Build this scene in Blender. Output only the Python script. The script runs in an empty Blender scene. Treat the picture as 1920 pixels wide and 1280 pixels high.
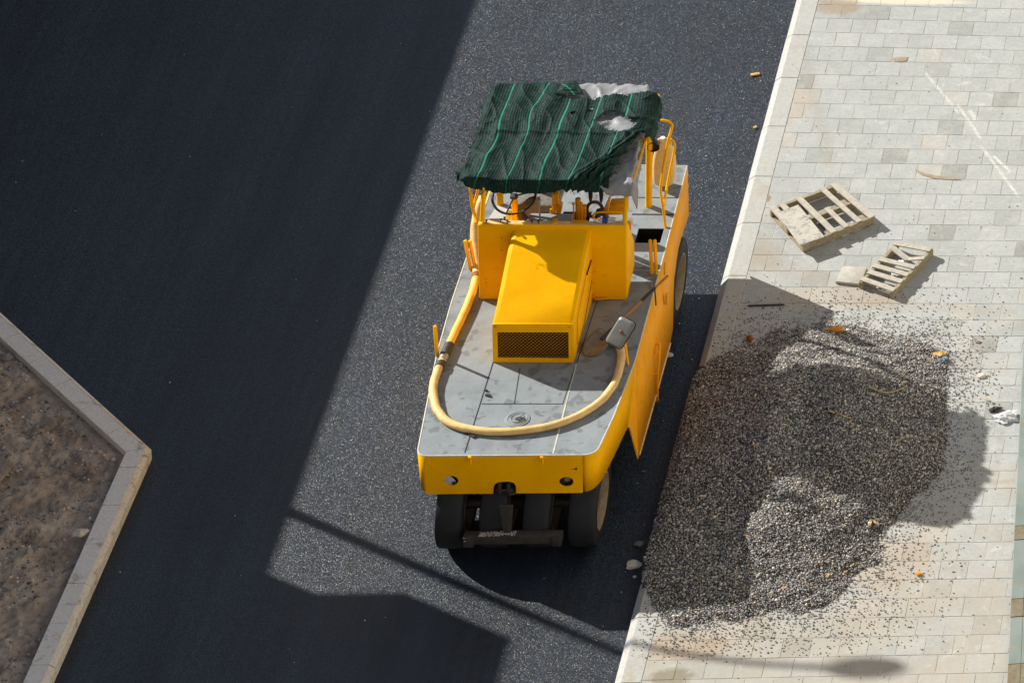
import bpy, bmesh, math, random
import numpy as np
from mathutils import Vector, Matrix, noise
random.seed(7); rng = np.random.default_rng(7)
sc = bpy.context.scene
COL = sc.collection
pi = math.pi

# ------------------------------------------------------------ camera calibration (from vanishing points of the paving)
VK = np.array([3150., -6200.]); VR = np.array([29100., 666.]); VD = np.array([1200., 15500.])
_A = np.array([VK-VD, VK-VR]); _b = np.array([(VK-VD)@VR, (VK-VR)@VD])
CC = np.linalg.solve(_A, _b); FF = math.sqrt(-(VK-CC)@(VR-CC))
_u = lambda p: np.append(p-CC, FF)/np.linalg.norm(np.append(p-CC, FF))
RM = np.array([_u(VR), _u(VK), -_u(VD)])
CAM = np.array([7.6774, -43.6829, 43.2133])
def _setcam():
    global CAM
    r = RM[0]; v = RM[0]
    p = np.array([1720., 640.]); w = (FF*np.array([1., 0])*v[0] - (p-CC)[0]*v[2]*np.array([1., 0]))[0]
    z = w*.3/48.2
    ray = np.append(p-CC, FF)/FF*z
    cw = np.array([0, 0, .15]) - RM@ray
    ry = RM@np.append(np.array([1200., 1110.])-CC, FF); t = -cw[2]/ry[2]; o = cw+t*ry
    CAM = cw-np.array([o[0], o[1], 0])
_setcam()
def ray(px, py): return RM@np.append(np.array([px, py], float)-CC, FF)
def G(px, py, h=0.):            # point of the photograph on the horizontal plane z = h
    r = ray(px, py); t = (h-CAM[2])/r[2]; return Vector(CAM+t*r)
def GY(px, py, y):              # ... on the vertical plane Y = y
    r = ray(px, py); t = (y-CAM[1])/r[1]; return Vector(CAM+t*r)
def GX(px, py, x):
    r = ray(px, py); t = (x-CAM[0])/r[0]; return Vector(CAM+t*r)
SUN = Vector((-1.35, .81, 1.)).normalized()

cam = bpy.data.cameras.new('camera'); co = bpy.data.objects.new('camera', cam); COL.objects.link(co)
m = Matrix.Identity(4)
for i in range(3):
    m[i][0] = RM[i][0]; m[i][1] = -RM[i][1]; m[i][2] = -RM[i][2]; m[i][3] = CAM[i]
co.matrix_world = m
cam.sensor_width = 36; cam.lens = FF/1920*36; cam.shift_x = (960-CC[0])/1920; cam.shift_y = (CC[1]-640)/1920
cam.clip_start = 1; cam.clip_end = 600
sc.camera = co

# ------------------------------------------------------------ materials
def srgb(r, g, b): return tuple(((c/255)/12.92 if c/255 <= .04045 else ((c/255+.055)/1.055)**2.4) for c in (r, g, b))+(1,)
class NT:
    def __init__(s, name):
        s.m = bpy.data.materials.new(name); s.m.use_nodes = True; s.t = s.m.node_tree; s.n = s.t.nodes
        s.b = s.n['Principled BSDF']; s.tc = s.n.new('ShaderNodeTexCoord')
    def lk(s, a, b): s.t.links.new(a, b)
    def mapping(s, scale=(1, 1, 1), src='Object', rot=(0, 0, 0), loc=(0, 0, 0)):
        k = s.n.new('ShaderNodeMapping'); k.inputs['Scale'].default_value = scale; k.inputs['Rotation'].default_value = rot; k.inputs['Location'].default_value = loc
        s.lk(s.tc.outputs[src], k.inputs['Vector']); return k.outputs[0]
    def noise(s, scale=5, detail=4, rough=.6, v=None, dist=0):
        k = s.n.new('ShaderNodeTexNoise'); k.inputs['Scale'].default_value = scale; k.inputs['Detail'].default_value = detail
        k.inputs['Roughness'].default_value = rough; k.inputs['Distortion'].default_value = dist
        s.lk(v if v is not None else s.tc.outputs['Object'], k.inputs['Vector']); return k.outputs[0]
    def vor(s, scale=5, v=None, feat='F1', out=0, rnd=1):
        k = s.n.new('ShaderNodeTexVoronoi'); k.inputs['Scale'].default_value = scale; k.feature = feat
        k.inputs['Randomness'].default_value = rnd
        s.lk(v if v is not None else s.tc.outputs['Object'], k.inputs['Vector']); return k.outputs[out]
    def ramp(s, f, stops, interp='LINEAR'):
        k = s.n.new('ShaderNodeValToRGB'); k.color_ramp.interpolation = interp; e = k.color_ramp.elements
        while len(e) < len(stops): e.new(.5)
        for q, (p, c) in zip(e, stops):
            q.position = p; q.color = c if isinstance(c, tuple) else (c, c, c, 1)
        s.lk(f, k.inputs[0]); return k.outputs[0]
    def mix(s, f, a, b, mode='MIX'):
        k = s.n.new('ShaderNodeMix'); k.data_type = 'RGBA'; k.blend_type = mode
        for i, v in ((0, f), (6, a), (7, b)):
            if isinstance(v, (int, float)): 
                k.inputs[i].default_value = v if i == 0 else (v, v, v, 1)
            elif isinstance(v, tuple): k.inputs[i].default_value = v
            else: s.lk(v, k.inputs[i])
        return k.outputs[2]
    def math(s, op, a, b=0., clamp=False):
        k = s.n.new('ShaderNodeMath'); k.operation = op; k.use_clamp = clamp
        for i, v in ((0, a), (1, b)):
            if isinstance(v, (int, float)): k.inputs[i].default_value = v
            else: s.lk(v, k.inputs[i])
        return k.outputs[0]
    def attr(s, name):
        k = s.n.new('ShaderNodeAttribute'); k.attribute_name = name; return k
    def sep(s, v=None):
        k = s.n.new('ShaderNodeSeparateXYZ'); s.lk(v if v is not None else s.tc.outputs['Object'], k.inputs[0]); return k.outputs
    def bump(s, h, strength=.3, dist=.01):
        k = s.n.new('ShaderNodeBump'); k.inputs['Strength'].default_value = strength; k.inputs['Distance'].default_value = dist
        s.lk(h, k.inputs['Height']); s.lk(k.outputs[0], s.b.inputs['Normal']); return k
    def fin(s, col=None, rough=.6, metal=0., spec=.5, coat=0.):
        if isinstance(col, tuple): s.b.inputs['Base Color'].default_value = col
        elif col is not None: s.lk(col, s.b.inputs['Base Color'])
        if isinstance(rough, (int, float)): s.b.inputs['Roughness'].default_value = rough
        else: s.lk(rough, s.b.inputs['Roughness'])
        s.b.inputs['Metallic'].default_value = metal; s.b.inputs['Specular IOR Level'].default_value = spec
        s.b.inputs['Coat Weight'].default_value = coat; s.b.inputs['Coat Roughness'].default_value = .25
        return s.m
M = {}
def simple(name, col, rough=.6, metal=0., var=.25, scale=12, spec=.4, coat=0., bump=0.):
    t = NT(name); n = t.noise(scale, 5, .65)
    dark = tuple(c*(1-var) for c in col[:3])+(1,); lite = tuple(min(1, c*(1+var)) for c in col[:3])+(1,)
    c = t.ramp(n, [(.3, dark), (.7, lite)])
    if bump: t.bump(t.noise(scale*6, 3), bump, .004)
    M[name] = t.fin(c, rough, metal, spec, coat); return M[name]

# asphalt
t = NT('asphalt')
v = t.vor(210, out=1); vb = t.sep(v)[0]
fine = t.noise(230, 2, .7)
big = t.noise(.55, 6, .65); band = t.noise(1.0, 5, .6, t.mapping((2.2, .10, 1))); strk = t.noise(1.0, 5, .65, t.mapping((14, .5, 1)))
g = t.ramp(vb, [(0, .004), (.5, .010), (.80, .024), (1, .060)])
c = t.mix(1, g, t.ramp(fine, [(.3, .6), (.7, 1.4)]), 'MULTIPLY')
c = t.mix(1, c, t.ramp(big, [(.28, .7), (.72, 1.3)]), 'MULTIPLY')
c = t.mix(1, c, t.ramp(band, [(.32, .72), (.68, 1.28)]), 'MULTIPLY')
c = t.mix(1, c, t.ramp(strk, [(.3, .62), (.7, 1.38)]), 'MULTIPLY')
c = t.mix(1, c, (.52, .90, 1.55, 1), 'MULTIPLY')
dust = t.ramp(t.noise(2.1, 8, .78, dist=.8), [(.56, 0.), (.80, .16)])
c = t.mix(dust, c, (.075, .066, .055, 1))
ps = t.sep(); pass
ge = t.n.new('ShaderNodeNewGeometry'); vm = t.n.new('ShaderNodeVectorMath'); vm.operation = 'SUBTRACT'; vm.inputs[1].default_value = (.5, .5, .5); t.lk(v, vm.inputs[0])
vs2 = t.n.new('ShaderNodeVectorMath'); vs2.operation = 'SCALE'; vs2.inputs['Scale'].default_value = .72; t.lk(vm.outputs[0], vs2.inputs[0])
va = t.n.new('ShaderNodeVectorMath'); va.operation = 'ADD'; t.lk(ge.outputs['Normal'], va.inputs[0]); t.lk(vs2.outputs[0], va.inputs[1])
vn = t.n.new('ShaderNodeVectorMath'); vn.operation = 'NORMALIZE'; t.lk(va.outputs[0], vn.inputs[0]); t.lk(vn.outputs[0], t.b.inputs['Normal'])
M['asphalt'] = t.fin(c, t.ramp(band, [(.3, .48), (.7, .38)]), 0, .52)

# paving tiles: each tile carries its own tone
t = NT('paving')
a = t.attr('tone'); n1 = t.noise(4, 6, .7); n2 = t.noise(26, 5, .7)
c = t.ramp(a.outputs['Fac'], [(0, srgb(140, 141, 136)), (.3, srgb(159, 162, 160)), (.72, srgb(166, 169, 168)), (1, srgb(170, 167, 160))])
c = t.mix(1, c, t.ramp(n2, [(.3, .84), (.68, 1.08)]), 'MULTIPLY')
bl = t.ramp(n1, [(.45, 0.), (.75, .42)]); c = t.mix(bl, c, srgb(190, 190, 183))
# earth dust, strongest near the heap and the lower left
pos = t.sep()
dm = t.math('ADD', t.noise(1.1, 6, .72), t.math('MULTIPLY', t.math('ADD', pos[1], -3.), -.035))
c = t.mix(t.ramp(dm, [(.47, 0.), (.78, .65)]), c, srgb(168, 157, 140))
c = t.mix(t.ramp(t.noise(70, 3, .8), [(.66, 0.), (.74, .35)]), c, srgb(120, 108, 92))
c = t.mix(t.ramp(t.noise(3.4, 9, .8, dist=1.4), [(.57, 0.), (.66, .5)]), c, srgb(202, 203, 198))
def blob(cx_, cy_, rx_, ry_, col_, k_=.7, wob=.5):
    global c
    dx_ = t.math('MULTIPLY', t.math('ADD', pos[0], -cx_), 1/rx_); dy_ = t.math('MULTIPLY', t.math('ADD', pos[1], -cy_), 1/ry_)
    d_ = t.math('ADD', t.math('ADD', t.math('MULTIPLY', dx_, dx_), t.math('MULTIPLY', dy_, dy_)), t.math('MULTIPLY', t.math('ADD', t.noise(9, 6, .8), -.5), wob*4))
    c = t.mix(t.ramp(d_, [(.35, k_), (1., 0.)]), c, col_)
for q_ in ((1690, 2, 1.0, .09, (206, 196, 178), .9, .25), (1570, 12, .35, .22, (150, 128, 98), .6, .5), (1433, 372, .10, .10, (128, 96, 50), .8, .5), (1258, 1268, .28, .16, (122, 112, 88), .7, .5),
           (1400, 480, .5, .5, (150, 134, 112), .35, .6), (1290, 1210, .5, .25, (164, 140, 110), .5, .6), (1560, 560, .9, .25, (170, 156, 136), .45, .6), (1660, 1060, .6, .5, (166, 148, 124), .45, .6), (1480, 200, .3, .5, (176, 158, 136), .4, .6)):
    pp = G(q_[0], q_[1], .15); blob(pp.x, pp.y, q_[2], q_[3], srgb(*q_[4]), q_[5], q_[6])
def scuff(a_, b_, w_, k_, col_):
    global c
    A = G(*a_, .15); B = G(*b_, .15); dx_, dy_ = B.x-A.x, B.y-A.y; L_ = math.hypot(dx_, dy_); dx_ /= L_; dy_ /= L_
    al_ = t.math('ADD', t.math('MULTIPLY', pos[0], dx_/L_), t.math('MULTIPLY', pos[1], dy_/L_)); al_ = t.math('ADD', al_, -(A.x*dx_+A.y*dy_)/L_)
    pe_ = t.math('ADD', t.math('MULTIPLY', pos[0], -dy_/w_), t.math('MULTIPLY', pos[1], dx_/w_)); pe_ = t.math('ADD', pe_, (A.x*dy_-A.y*dx_)/w_)
    pe_ = t.math('ABSOLUTE', t.math('ADD', pe_, t.math('MULTIPLY', t.math('ADD', t.noise(7, 4), -.5), 1.2)))
    m1 = t.ramp(pe_, [(.3, 1.), (1., 0.)]); m2 = t.ramp(al_, [(0, 0.), (.06, 1.), (.94, 1.), (1., 0.)]); m3 = t.ramp(t.noise(16, 5, .8), [(.36, 0.), (.55, 1.)])
    c = t.mix(t.math('MULTIPLY', t.math('MULTIPLY', t.math('MULTIPLY', m1, m2), m3), k_), c, col_)
for a_, b_, w_, k_ in (((1730, 130), (1800, 215), .03, .35), ((1795, 195), (1840, 262), .03, .42), ((1815, 205), (1832, 226), .05, .4), ((1838, 272), (1912, 372), .028, .45), ((1862, 292), (1895, 322), .03, .5), ((1600, 700), (1500, 640), .05, .3)):
    scuff(a_, b_, w_, k_, srgb(226, 226, 220))
for a_, b_, w_, k_ in (((1395, 470), (1700, 585), .22, .35), ((1560, 560), (1920, 590), .12, .3), ((1450, 1210), (1900, 1100), .3, .25), ((1500, 60), (1560, 330), .12, .3), ((1860, 905), (1905, 900), .05, .5)):
    scuff(a_, b_, w_, k_, srgb(150, 136, 116))
t.bump(n2, .15, .004)
M['paving'] = t.fin(c, .85, 0, .25)
t = NT('joint'); M['joint'] = t.fin(t.ramp(t.noise(9, 5), [(.35, srgb(136, 130, 120)), (.5, srgb(196, 192, 180))]), .95, 0, .1)
t = NT('kerb_stone')
c = t.ramp(t.noise(30, 6, .75), [(.3, srgb(156, 157, 153)), (.7, srgb(182, 183, 179))])
c = t.mix(t.ramp(t.noise(2.4, 6, .72, dist=.4), [(.55, 0.), (.72, .6)]), c, srgb(160, 138, 108))
c = t.mix(t.ramp(t.noise(46, 3, .8), [(.68, 0.), (.74, .5)]), c, srgb(96, 88, 78))
t.bump(t.noise(60, 4), .25, .004); M['kerb_stone'] = t.fin(c, .85, 0, .25)
t = NT('granite_kerb')
c = t.ramp(t.noise(42, 6, .8), [(.3, srgb(196, 196, 196)), (.7, srgb(240, 238, 234))])
c = t.mix(t.ramp(t.noise(3.1, 7, .75, dist=.7), [(.56, 0.), (.68, .75)]), c, srgb(140, 116, 92))
t.bump(t.noise(70, 4), .35, .004); M['granite_kerb'] = t.fin(c, .85, 0, .25)
t = NT('granite_face')
c = t.ramp(t.noise(26, 6, .8), [(.3, srgb(190, 184, 172)), (.7, srgb(234, 229, 218))])
c = t.mix(t.ramp(t.noise(5, 5, .75), [(.55, 0.), (.66, .7)]), c, srgb(100, 84, 68))
t.bump(t.noise(60, 4), .4, .005); M['granite_face'] = t.fin(c, .85, 0, .25)
t = NT('soil')
c = t.ramp(t.noise(2.2, 8, .7), [(.28, srgb(122, 108, 96)), (.5, srgb(184, 168, 154)), (.75, srgb(222, 210, 196))])
c = t.mix(t.ramp(t.vor(46, out=0), [(0, .35), (.35, 0.)]), c, srgb(200, 184, 166))
t.bump(t.noise(34, 8, .8), .9, .03); M['soil'] = t.fin(c, .95, 0, .15)
t = NT('pebble')
a = t.attr('tone')
c = t.ramp(a.outputs['Fac'], [(0, srgb(72, 71, 73)), (.3, srgb(122, 121, 121)), (.65, srgb(166, 165, 164)), (.9, srgb(218, 216, 210)), (1, srgb(216, 192, 158))])
c = t.mix(.2, c, t.ramp(t.noise(90, 3), [(.3, .06), (.7, .6)]), 'OVERLAY')
M['pebble'] = t.fin(c, .85, 0, .25)
t = NT('gravel_bed')
c = t.ramp(t.noise(60, 6, .8), [(.3, srgb(48, 46, 45)), (.7, srgb(96, 92, 88))])
t.bump(t.vor(55), 1, .02); M['gravel_bed'] = t.fin(c, .95, 0, .1)

# machine paint
def paint(name, base, wear=.0, streak=False):
    t = NT(name)
    n = t.noise(2.2, 6, .65); lo = tuple(x*.86 for x in base[:3])+(1,); hi = tuple(min(1, x*1.06) for x in base[:3])+(1,)
    c = t.ramp(n, [(.3, lo), (.68, hi)])
    if streak:
        st = t.noise(7, 7, .7, t.mapping((1, 9, .55)))
        c = t.mix(t.ramp(st, [(.50, 0.), (.66, .7)]), c, srgb(232, 186, 112))
        st2 = t.noise(5, 6, .7, t.mapping((1, 5, .35), loc=(3, 1, 2)))
        c = t.mix(t.ramp(st2, [(.56, 0.), (.70, .35)]), c, srgb(146, 96, 34))
    c = t.mix(t.ramp(t.noise(38, 4, .75), [(.74, 0.), (.80, .55)]), c, srgb(120, 70, 10))
    c = t.mix(t.ramp(t.noise(4.5, 8, .8, dist=.5), [(.60, 0.), (.72, .22)]), c, srgb(112, 78, 30))
    c = t.mix(t.ramp(t.noise(90, 2, .8), [(.72, 0.), (.76, .5)]), c, srgb(90, 62, 36))
    if wear: c = t.mix(t.ramp(t.noise(9, 8, .8), [(.6, 0.), (.68, wear)]), c, srgb(96, 66, 36))
    t.bump(t.noise(3.5, 3, .5), .12, .02)
    M[name] = t.fin(c, t.ramp(t.noise(14, 4), [(.3, .42), (.7, .6)]), 0, .07, 0)
paint('yellow_paint', (1., .475, .0005, 1))
paint('hull_paint', (.98, .39, .001, 1), 0, True)
paint('worn_yellow', (.72, .34, .02, 1), .8)
t = NT('deck_paint')
n = t.noise(3.2, 7, .65)
c = t.ramp(n, [(.3, srgb(116, 122, 126)), (.5, srgb(130, 138, 142)), (.72, srgb(142, 149, 153))])
c = t.mix(t.ramp(t.noise(7.5, 3, .5, dist=.3), [(.57, 0.), (.63, .55)]), c, srgb(88, 90, 93))
c = t.mix(t.ramp(t.noise(1.3, 6, .7), [(.52, 0.), (.74, .35)]), c, srgb(144, 143, 136))
c = t.mix(t.ramp(t.noise(60, 3, .8), [(.69, 0.), (.76, .6)]), c, srgb(72, 68, 64))
pos = t.sep()
c = t.mix(t.ramp(t.math('MULTIPLY', t.math('ADD', pos[1], -2.9), .45, True), [(.2, 0.), (.55, .8)]), c, t.ramp(t.noise(6, 8, .75), [(.35, srgb(84, 80, 76)), (.7, srgb(176, 172, 160))]))
t.bump(t.noise(9, 5), .2, .01)
M['deck_paint'] = t.fin(c, .62, 0, .3)
simple('deck_edge', srgb(196, 194, 180), .6, 0, .2, 30)
t = NT('rubber'); c = t.ramp(t.noise(6, 5), [(.3, (.010, .012, .017, 1)), (.7, (.018, .020, .026, 1))]); c = t.mix(t.ramp(t.noise(9, 8, .8), [(.52, 0.), (.72, .3)]), c, (.045, .040, .036, 1)); t.bump(t.noise(60, 4), .3, .004); M['rubber'] = t.fin(c, .7, 0, .3)
simple('rim_paint', srgb(134, 118, 98), .75, 0, .3, 14)
simple('hub_dirt', srgb(74, 62, 52), .9, 0, .45, 22, .2, 0, .5)
simple('dark_steel', srgb(66, 62, 60), .6, .3, .35, 16, .4, 0, .3)
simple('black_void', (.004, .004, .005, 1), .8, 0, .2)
simple('bar_steel', srgb(62, 60, 58), .7, .2, .35, 12, .3, 0, .4)
simple('grey_tarp', srgb(134, 135, 138), .5, 0, .1, 5, .4, 0, .0)
simple('lens_white', srgb(176, 180, 184), .25, 0, .1, 12)
simple('hose_cream', srgb(220, 184, 122), .55, 0, .2, 9, .4, 0, .25)
simple('hose_yellow', srgb(234, 186, 84), .5, 0, .14, 9, .4)
simple('can_plastic', srgb(222, 190, 128), .5, 0, .16, 7, .4)
simple('wood', srgb(172, 167, 155), .85, 0, .2, 16, .2, 0, .3)
simple('wood_side', srgb(150, 140, 118), .85, 0, .25, 20, .2)
simple('handle_wood', srgb(160, 112, 60), .7, 0, .3, 24)
simple('steel_blade', srgb(128, 122, 112), .42, .6, .3, 10, .5)
simple('rust', srgb(140, 84, 34), .8, 0, .4, 14)
simple('mirror_shell', srgb(112, 112, 110), .35, 0, .15, 8)
simple('black_plastic', srgb(34, 34, 36), .5, 0, .2, 12)
simple('white_plastic', srgb(214, 214, 210), .5, 0, .08, 9)
simple('blue_label', srgb(30, 62, 140), .5, 0, .2, 30)
simple('concrete', srgb(186, 184, 176), .85, 0, .12, 14, .2, 0, .3)
simple('stone_pale', srgb(196, 190, 180), .85, 0, .2, 20, .2, 0, .4)
simple('stone_grey', srgb(124, 121, 116), .9, 0, .25, 20, .2, 0, .4)
simple('chip_yellow', srgb(190, 156, 96), .8, 0, .3, 60)
simple('orange_plastic', srgb(216, 142, 36), .4, 0, .2, 30)
simple('brown_strap', srgb(150, 136, 116), .8, 0, .25, 20)
simple('dry_stick', srgb(196, 168, 120), .8, 0, .25, 40)
simple('render_wall', srgb(118, 108, 98), .9, 0, .08, 2)
simple('roof_felt', srgb(120, 118, 114), .9, 0, .12, 3)
simple('window_glass', (.03, .04, .05, 1), .1, 0, .1)
simple('galvanised', srgb(150, 152, 154), .45, .6, .1, 10)
t = NT('clear_plastic'); t.b.inputs['Transmission Weight'].default_value = .75; M['clear_plastic'] = t.fin((.86, .9, .93, 1), .15)
t = NT('plastic_film'); t.b.inputs['Transmission Weight'].default_value = .35; M['plastic_film'] = t.fin((.8, .82, .84, 1), .3)
t = NT('green_sheet')
c = t.ramp(t.noise(1.6, 6, .6), [(.35, srgb(112, 124, 118)), (.65, srgb(130, 141, 137))])
c = t.mix(t.ramp(t.noise(5, 7, .75), [(.56, 0.), (.7, .8)]), c, srgb(146, 116, 74))
M['green_sheet'] = t.fin(c, .6, .1)
t = NT('rusty_sheet')
c = t.ramp(t.noise(7, 7, .75), [(.35, srgb(104, 88, 64)), (.55, srgb(122, 114, 94)), (.72, srgb(126, 132, 122))])
M['rusty_sheet'] = t.fin(c, .8, .1)
t = NT('tile_slab'); M['tile_slab'] = t.fin(t.ramp(t.noise(12, 6), [(.3, srgb(160, 157, 148)), (.7, srgb(184, 181, 172))]), .85, 0, .2)
t = NT('board_stained')
c = t.ramp(t.noise(5.5, 9, .85), [(.40, srgb(104, 106, 108)), (.5, srgb(178, 174, 164)), (.75, srgb(196, 190, 176))])
M['board_stained'] = t.fin(c, .85, 0, .2)

# net: 'u' runs across the ribs in metres, 'lum' tells the thin places
t = NT('shade_net')
u = t.attr('u').outputs['Fac']; dens = t.attr('dens').outputs['Fac']; v2 = t.attr('vv').outputs['Fac']
ribf = t.math('FRACT', t.math('MULTIPLY', u, 1/.0305))
rib = t.ramp(ribf, [(0, 1.), (.32, .35), (.5, .02), (.8, .25), (1, 1.)])
su = t.math('FRACT', t.math('ADD', t.math('MULTIPLY', u, 1/.335), .5))
stripe = t.ramp(su, [(.470, 0.), (.473, 1.), (.527, 1.), (.530, 0.)])
zone = t.ramp(t.math('ADD', su, t.math('MULTIPLY', t.math('ADD', t.noise(3, 3), -.5), .28)), [(.06, .85), (.18, .15), (.40, .05), (.46, .9), (.50, 1.), (.62, .55), (.75, .05), (.9, .4), (1, .85)])
pale = t.mix(1, t.ramp(t.noise(75, 3, .8), [(.42, srgb(14, 44, 40)), (.56, srgb(22, 58, 50)), (.70, srgb(112, 140, 132))]), 1., 'MULTIPLY')
darkc = t.mix(rib, srgb(1, 9, 10), srgb(12, 48, 42))
c = t.mix(t.math('ADD', t.math('MULTIPLY', zone, .78), .14, True), pale, darkc)
c = t.mix(.8, c, t.ramp(t.noise(55, 4, .8), [(.36, .3), (.66, 1.2)]), 'MULTIPLY')
c = t.mix(t.math('MULTIPLY', stripe, t.ramp(t.noise(22, 4), [(.3, .6), (.6, .95)])), c, srgb(34, 120, 98))
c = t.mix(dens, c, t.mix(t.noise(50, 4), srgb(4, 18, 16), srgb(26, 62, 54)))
t.bump(rib, .5, .006)
M['shade_net'] = t.fin(c, .7, 0, .15)
simple('net_thread', srgb(12, 52, 44), .8, 0, .4, 30)

# ------------------------------------------------------------ mesh helpers
class MB:
    def __init__(s): s.v = []; s.f = []
    def add(s, vs, fs):
        o = len(s.v); s.v += [tuple(v) for v in vs]; s.f += [tuple(i+o for i in f) for f in fs]; return s
    def box(s, c, d, rz=0, R=None):
        cx, cy, cz = c; x, y, z = d[0]/2, d[1]/2, d[2]/2
        R = R or Matrix.Rotation(rz, 3, 'Z')
        vs = [Vector((cx, cy, cz))+R@Vector((i*x, j*y, k*z)) for i in (-1, 1) for j in (-1, 1) for k in (-1, 1)]
        return s.add(vs, [(0, 1, 3, 2), (4, 6, 7, 5), (0, 4, 5, 1), (2, 3, 7, 6), (0, 2, 6, 4), (1, 5, 7, 3)])
    def prism(s, poly, ax, a, b):       # poly of 2-D points extruded along axis ax from a to b
        n = len(poly)
        def P(p, h):
            return {'x': (h, p[0], p[1]), 'y': (p[0], h, p[1]), 'z': (p[0], p[1], h)}[ax]
        vs = [P(p, a) for p in poly]+[P(p, b) for p in poly]
        fs = [tuple(range(n))[::-1], tuple(range(n, 2*n))]+[(i, (i+1) % n, (i+1) % n+n, i+n) for i in range(n)]
        return s.add(vs, fs)
    def tube(s, pts, r, n=10, smooth=0, caps=True):
        pts = [Vector(p) for p in pts]
        if smooth: pts = catmull(pts, smooth)
        rs = r if isinstance(r, (list, tuple)) else [r]*len(pts)
        rings = []; up = None
        for i, p in enumerate(pts):
            a = pts[max(i-1, 0)]; b = pts[min(i+1, len(pts)-1)]; d = (b-a).normalized()
            if up is None: up = Vector((0, 0, 1)) if abs(d.z) < .9 else Vector((1, 0, 0))
            x = d.cross(up).normalized(); y = x.cross(d).normalized(); up = y
            rings.append([p+(x*math.cos(2*pi*k/n)+y*math.sin(2*pi*k/n))*rs[i if len(rs) == len(pts) else 0] for k in range(n)])
        o = len(s.v); vs = [q for rg in rings for q in rg]; fs = []
        for i in range(len(pts)-1):
            for k in range(n): fs.append((i*n+k, i*n+(k+1) % n, (i+1)*n+(k+1) % n, (i+1)*n+k))
        if caps: fs += [tuple(range(n))[::-1], tuple(range((len(pts)-1)*n, len(pts)*n))]
        return s.add(vs, fs)
    def lathe(s, prof, n=32, c=(0, 0, 0), ax='z'):   # prof: (radius, height)
        vs = []; fs = []; k = len(prof)
        for i in range(n):
            a = 2*pi*i/n
            for r, h in prof:
                q = (r*math.cos(a), r*math.sin(a), h)
                if ax == 'x': q = (h, r*math.cos(a), r*math.sin(a))
                if ax == 'y': q = (r*math.cos(a), h, r*math.sin(a))
                vs.append((q[0]+c[0], q[1]+c[1], q[2]+c[2]))
        for i in range(n):
            j = (i+1) % n
            for q in range(k-1): fs.append((i*k+q, j*k+q, j*k+q+1, i*k+q+1))
        return s.add(vs, fs)
def catmull(pts, n):
    P = [pts[0]]+pts+[pts[-1]]; out = []
    for i in range(1, len(P)-2):
        for k in range(n):
            t = k/n; a, b, c, d = P[i-1], P[i], P[i+1], P[i+2]
            out.append(.5*((2*b)+(-a+c)*t+(2*a-5*b+4*c-d)*t*t+(-a+3*b-3*c+d)*t**3))
    out.append(pts[-1]); return out
def setp(o, label=None, cat=None, group=None, kind=None):
    if label: o['label'] = label
    if cat: o['category'] = cat
    if group: o['group'] = group
    if kind: o['kind'] = kind
    return o
def obj(name, mb, mat, parent=None, smooth=False, bevel=0, seg=2, origin=None, angle=35):
    me = bpy.data.meshes.new(name); me.from_pydata([tuple(v) for v in mb.v], [], mb.f)
    bm = bmesh.new(); bm.from_mesh(me); bmesh.ops.remove_doubles(bm, verts=bm.verts, dist=1e-5)
    bmesh.ops.recalc_face_normals(bm, faces=bm.faces)
    if bevel:
        es = [e for e in bm.edges if len(e.link_faces) == 2 and e.calc_face_angle(0) > math.radians(25)]
        bmesh.ops.bevel(bm, geom=es, offset=bevel, segments=seg, affect='EDGES', profile=.5, clamp_overlap=True)
    bm.to_mesh(me); bm.free()
    return link(name, me, mat, parent, smooth or bevel > 0, origin, angle)
def link(name, me, mat, parent=None, smooth=False, origin=None, angle=35):
    if mat is not None: me.materials.append(M[mat] if isinstance(mat, str) else mat)
    if smooth:
        me.polygons.foreach_set('use_smooth', [True]*len(me.polygons))
        try: me.set_sharp_from_angle(angle=math.radians(angle))
        except Exception: pass
    o = bpy.data.objects.new(name, me); COL.objects.link(o)
    if parent is not None:
        o.parent = parent
        p = Vector(parent.location); q = parent.parent
        while q is not None: p += q.location; q = q.parent
        me.transform(Matrix.Translation(-p))
    elif origin is not None:
        origin = Vector(origin); me.transform(Matrix.Translation(-origin)); o.location = origin
    return o
def empty(name, loc, label, cat, group=None):
    o = bpy.data.objects.new(name, None); o.location = loc; o.empty_display_size = .1; COL.objects.link(o)
    return setp(o, label, cat, group)
def plate(outer, holes, thick):         # flat plate with real openings, in local XY, mesh data
    cu = bpy.data.curves.new('c', 'CURVE'); cu.dimensions = '2D'; cu.fill_mode = 'BOTH'; cu.extrude = thick/2
    for poly in [outer]+holes:
        sp = cu.splines.new('POLY'); sp.points.add(len(poly)-1)
        for p, q in zip(sp.points, poly): p.co = (q[0], q[1], 0, 1)
        sp.use_cyclic_u = True
    o = bpy.data.objects.new('c', cu); COL.objects.link(o)
    dg = bpy.context.evaluated_depsgraph_get(); me = bpy.data.meshes.new_from_object(o.evaluated_get(dg))
    bpy.data.objects.remove(o); bpy.data.curves.remove(cu); me.materials.clear(); return me
def circ(cx, cy, r, n=24, ry=None): return [(cx+r*math.cos(2*pi*i/n), cy+(ry or r)*math.sin(2*pi*i/n)) for i in range(n)]

# ------------------------------------------------------------ setting: road, pavement, kerbs, soil
mb = MB(); mb.add([(-60, -60, 0), (60, -60, 0), (60, 60, 0), (-60, 60, 0)], [(0, 1, 2, 3)])
setp(obj('road', mb, 'asphalt'), 'fresh black asphalt road in sun and shade', kind='structure')

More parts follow.
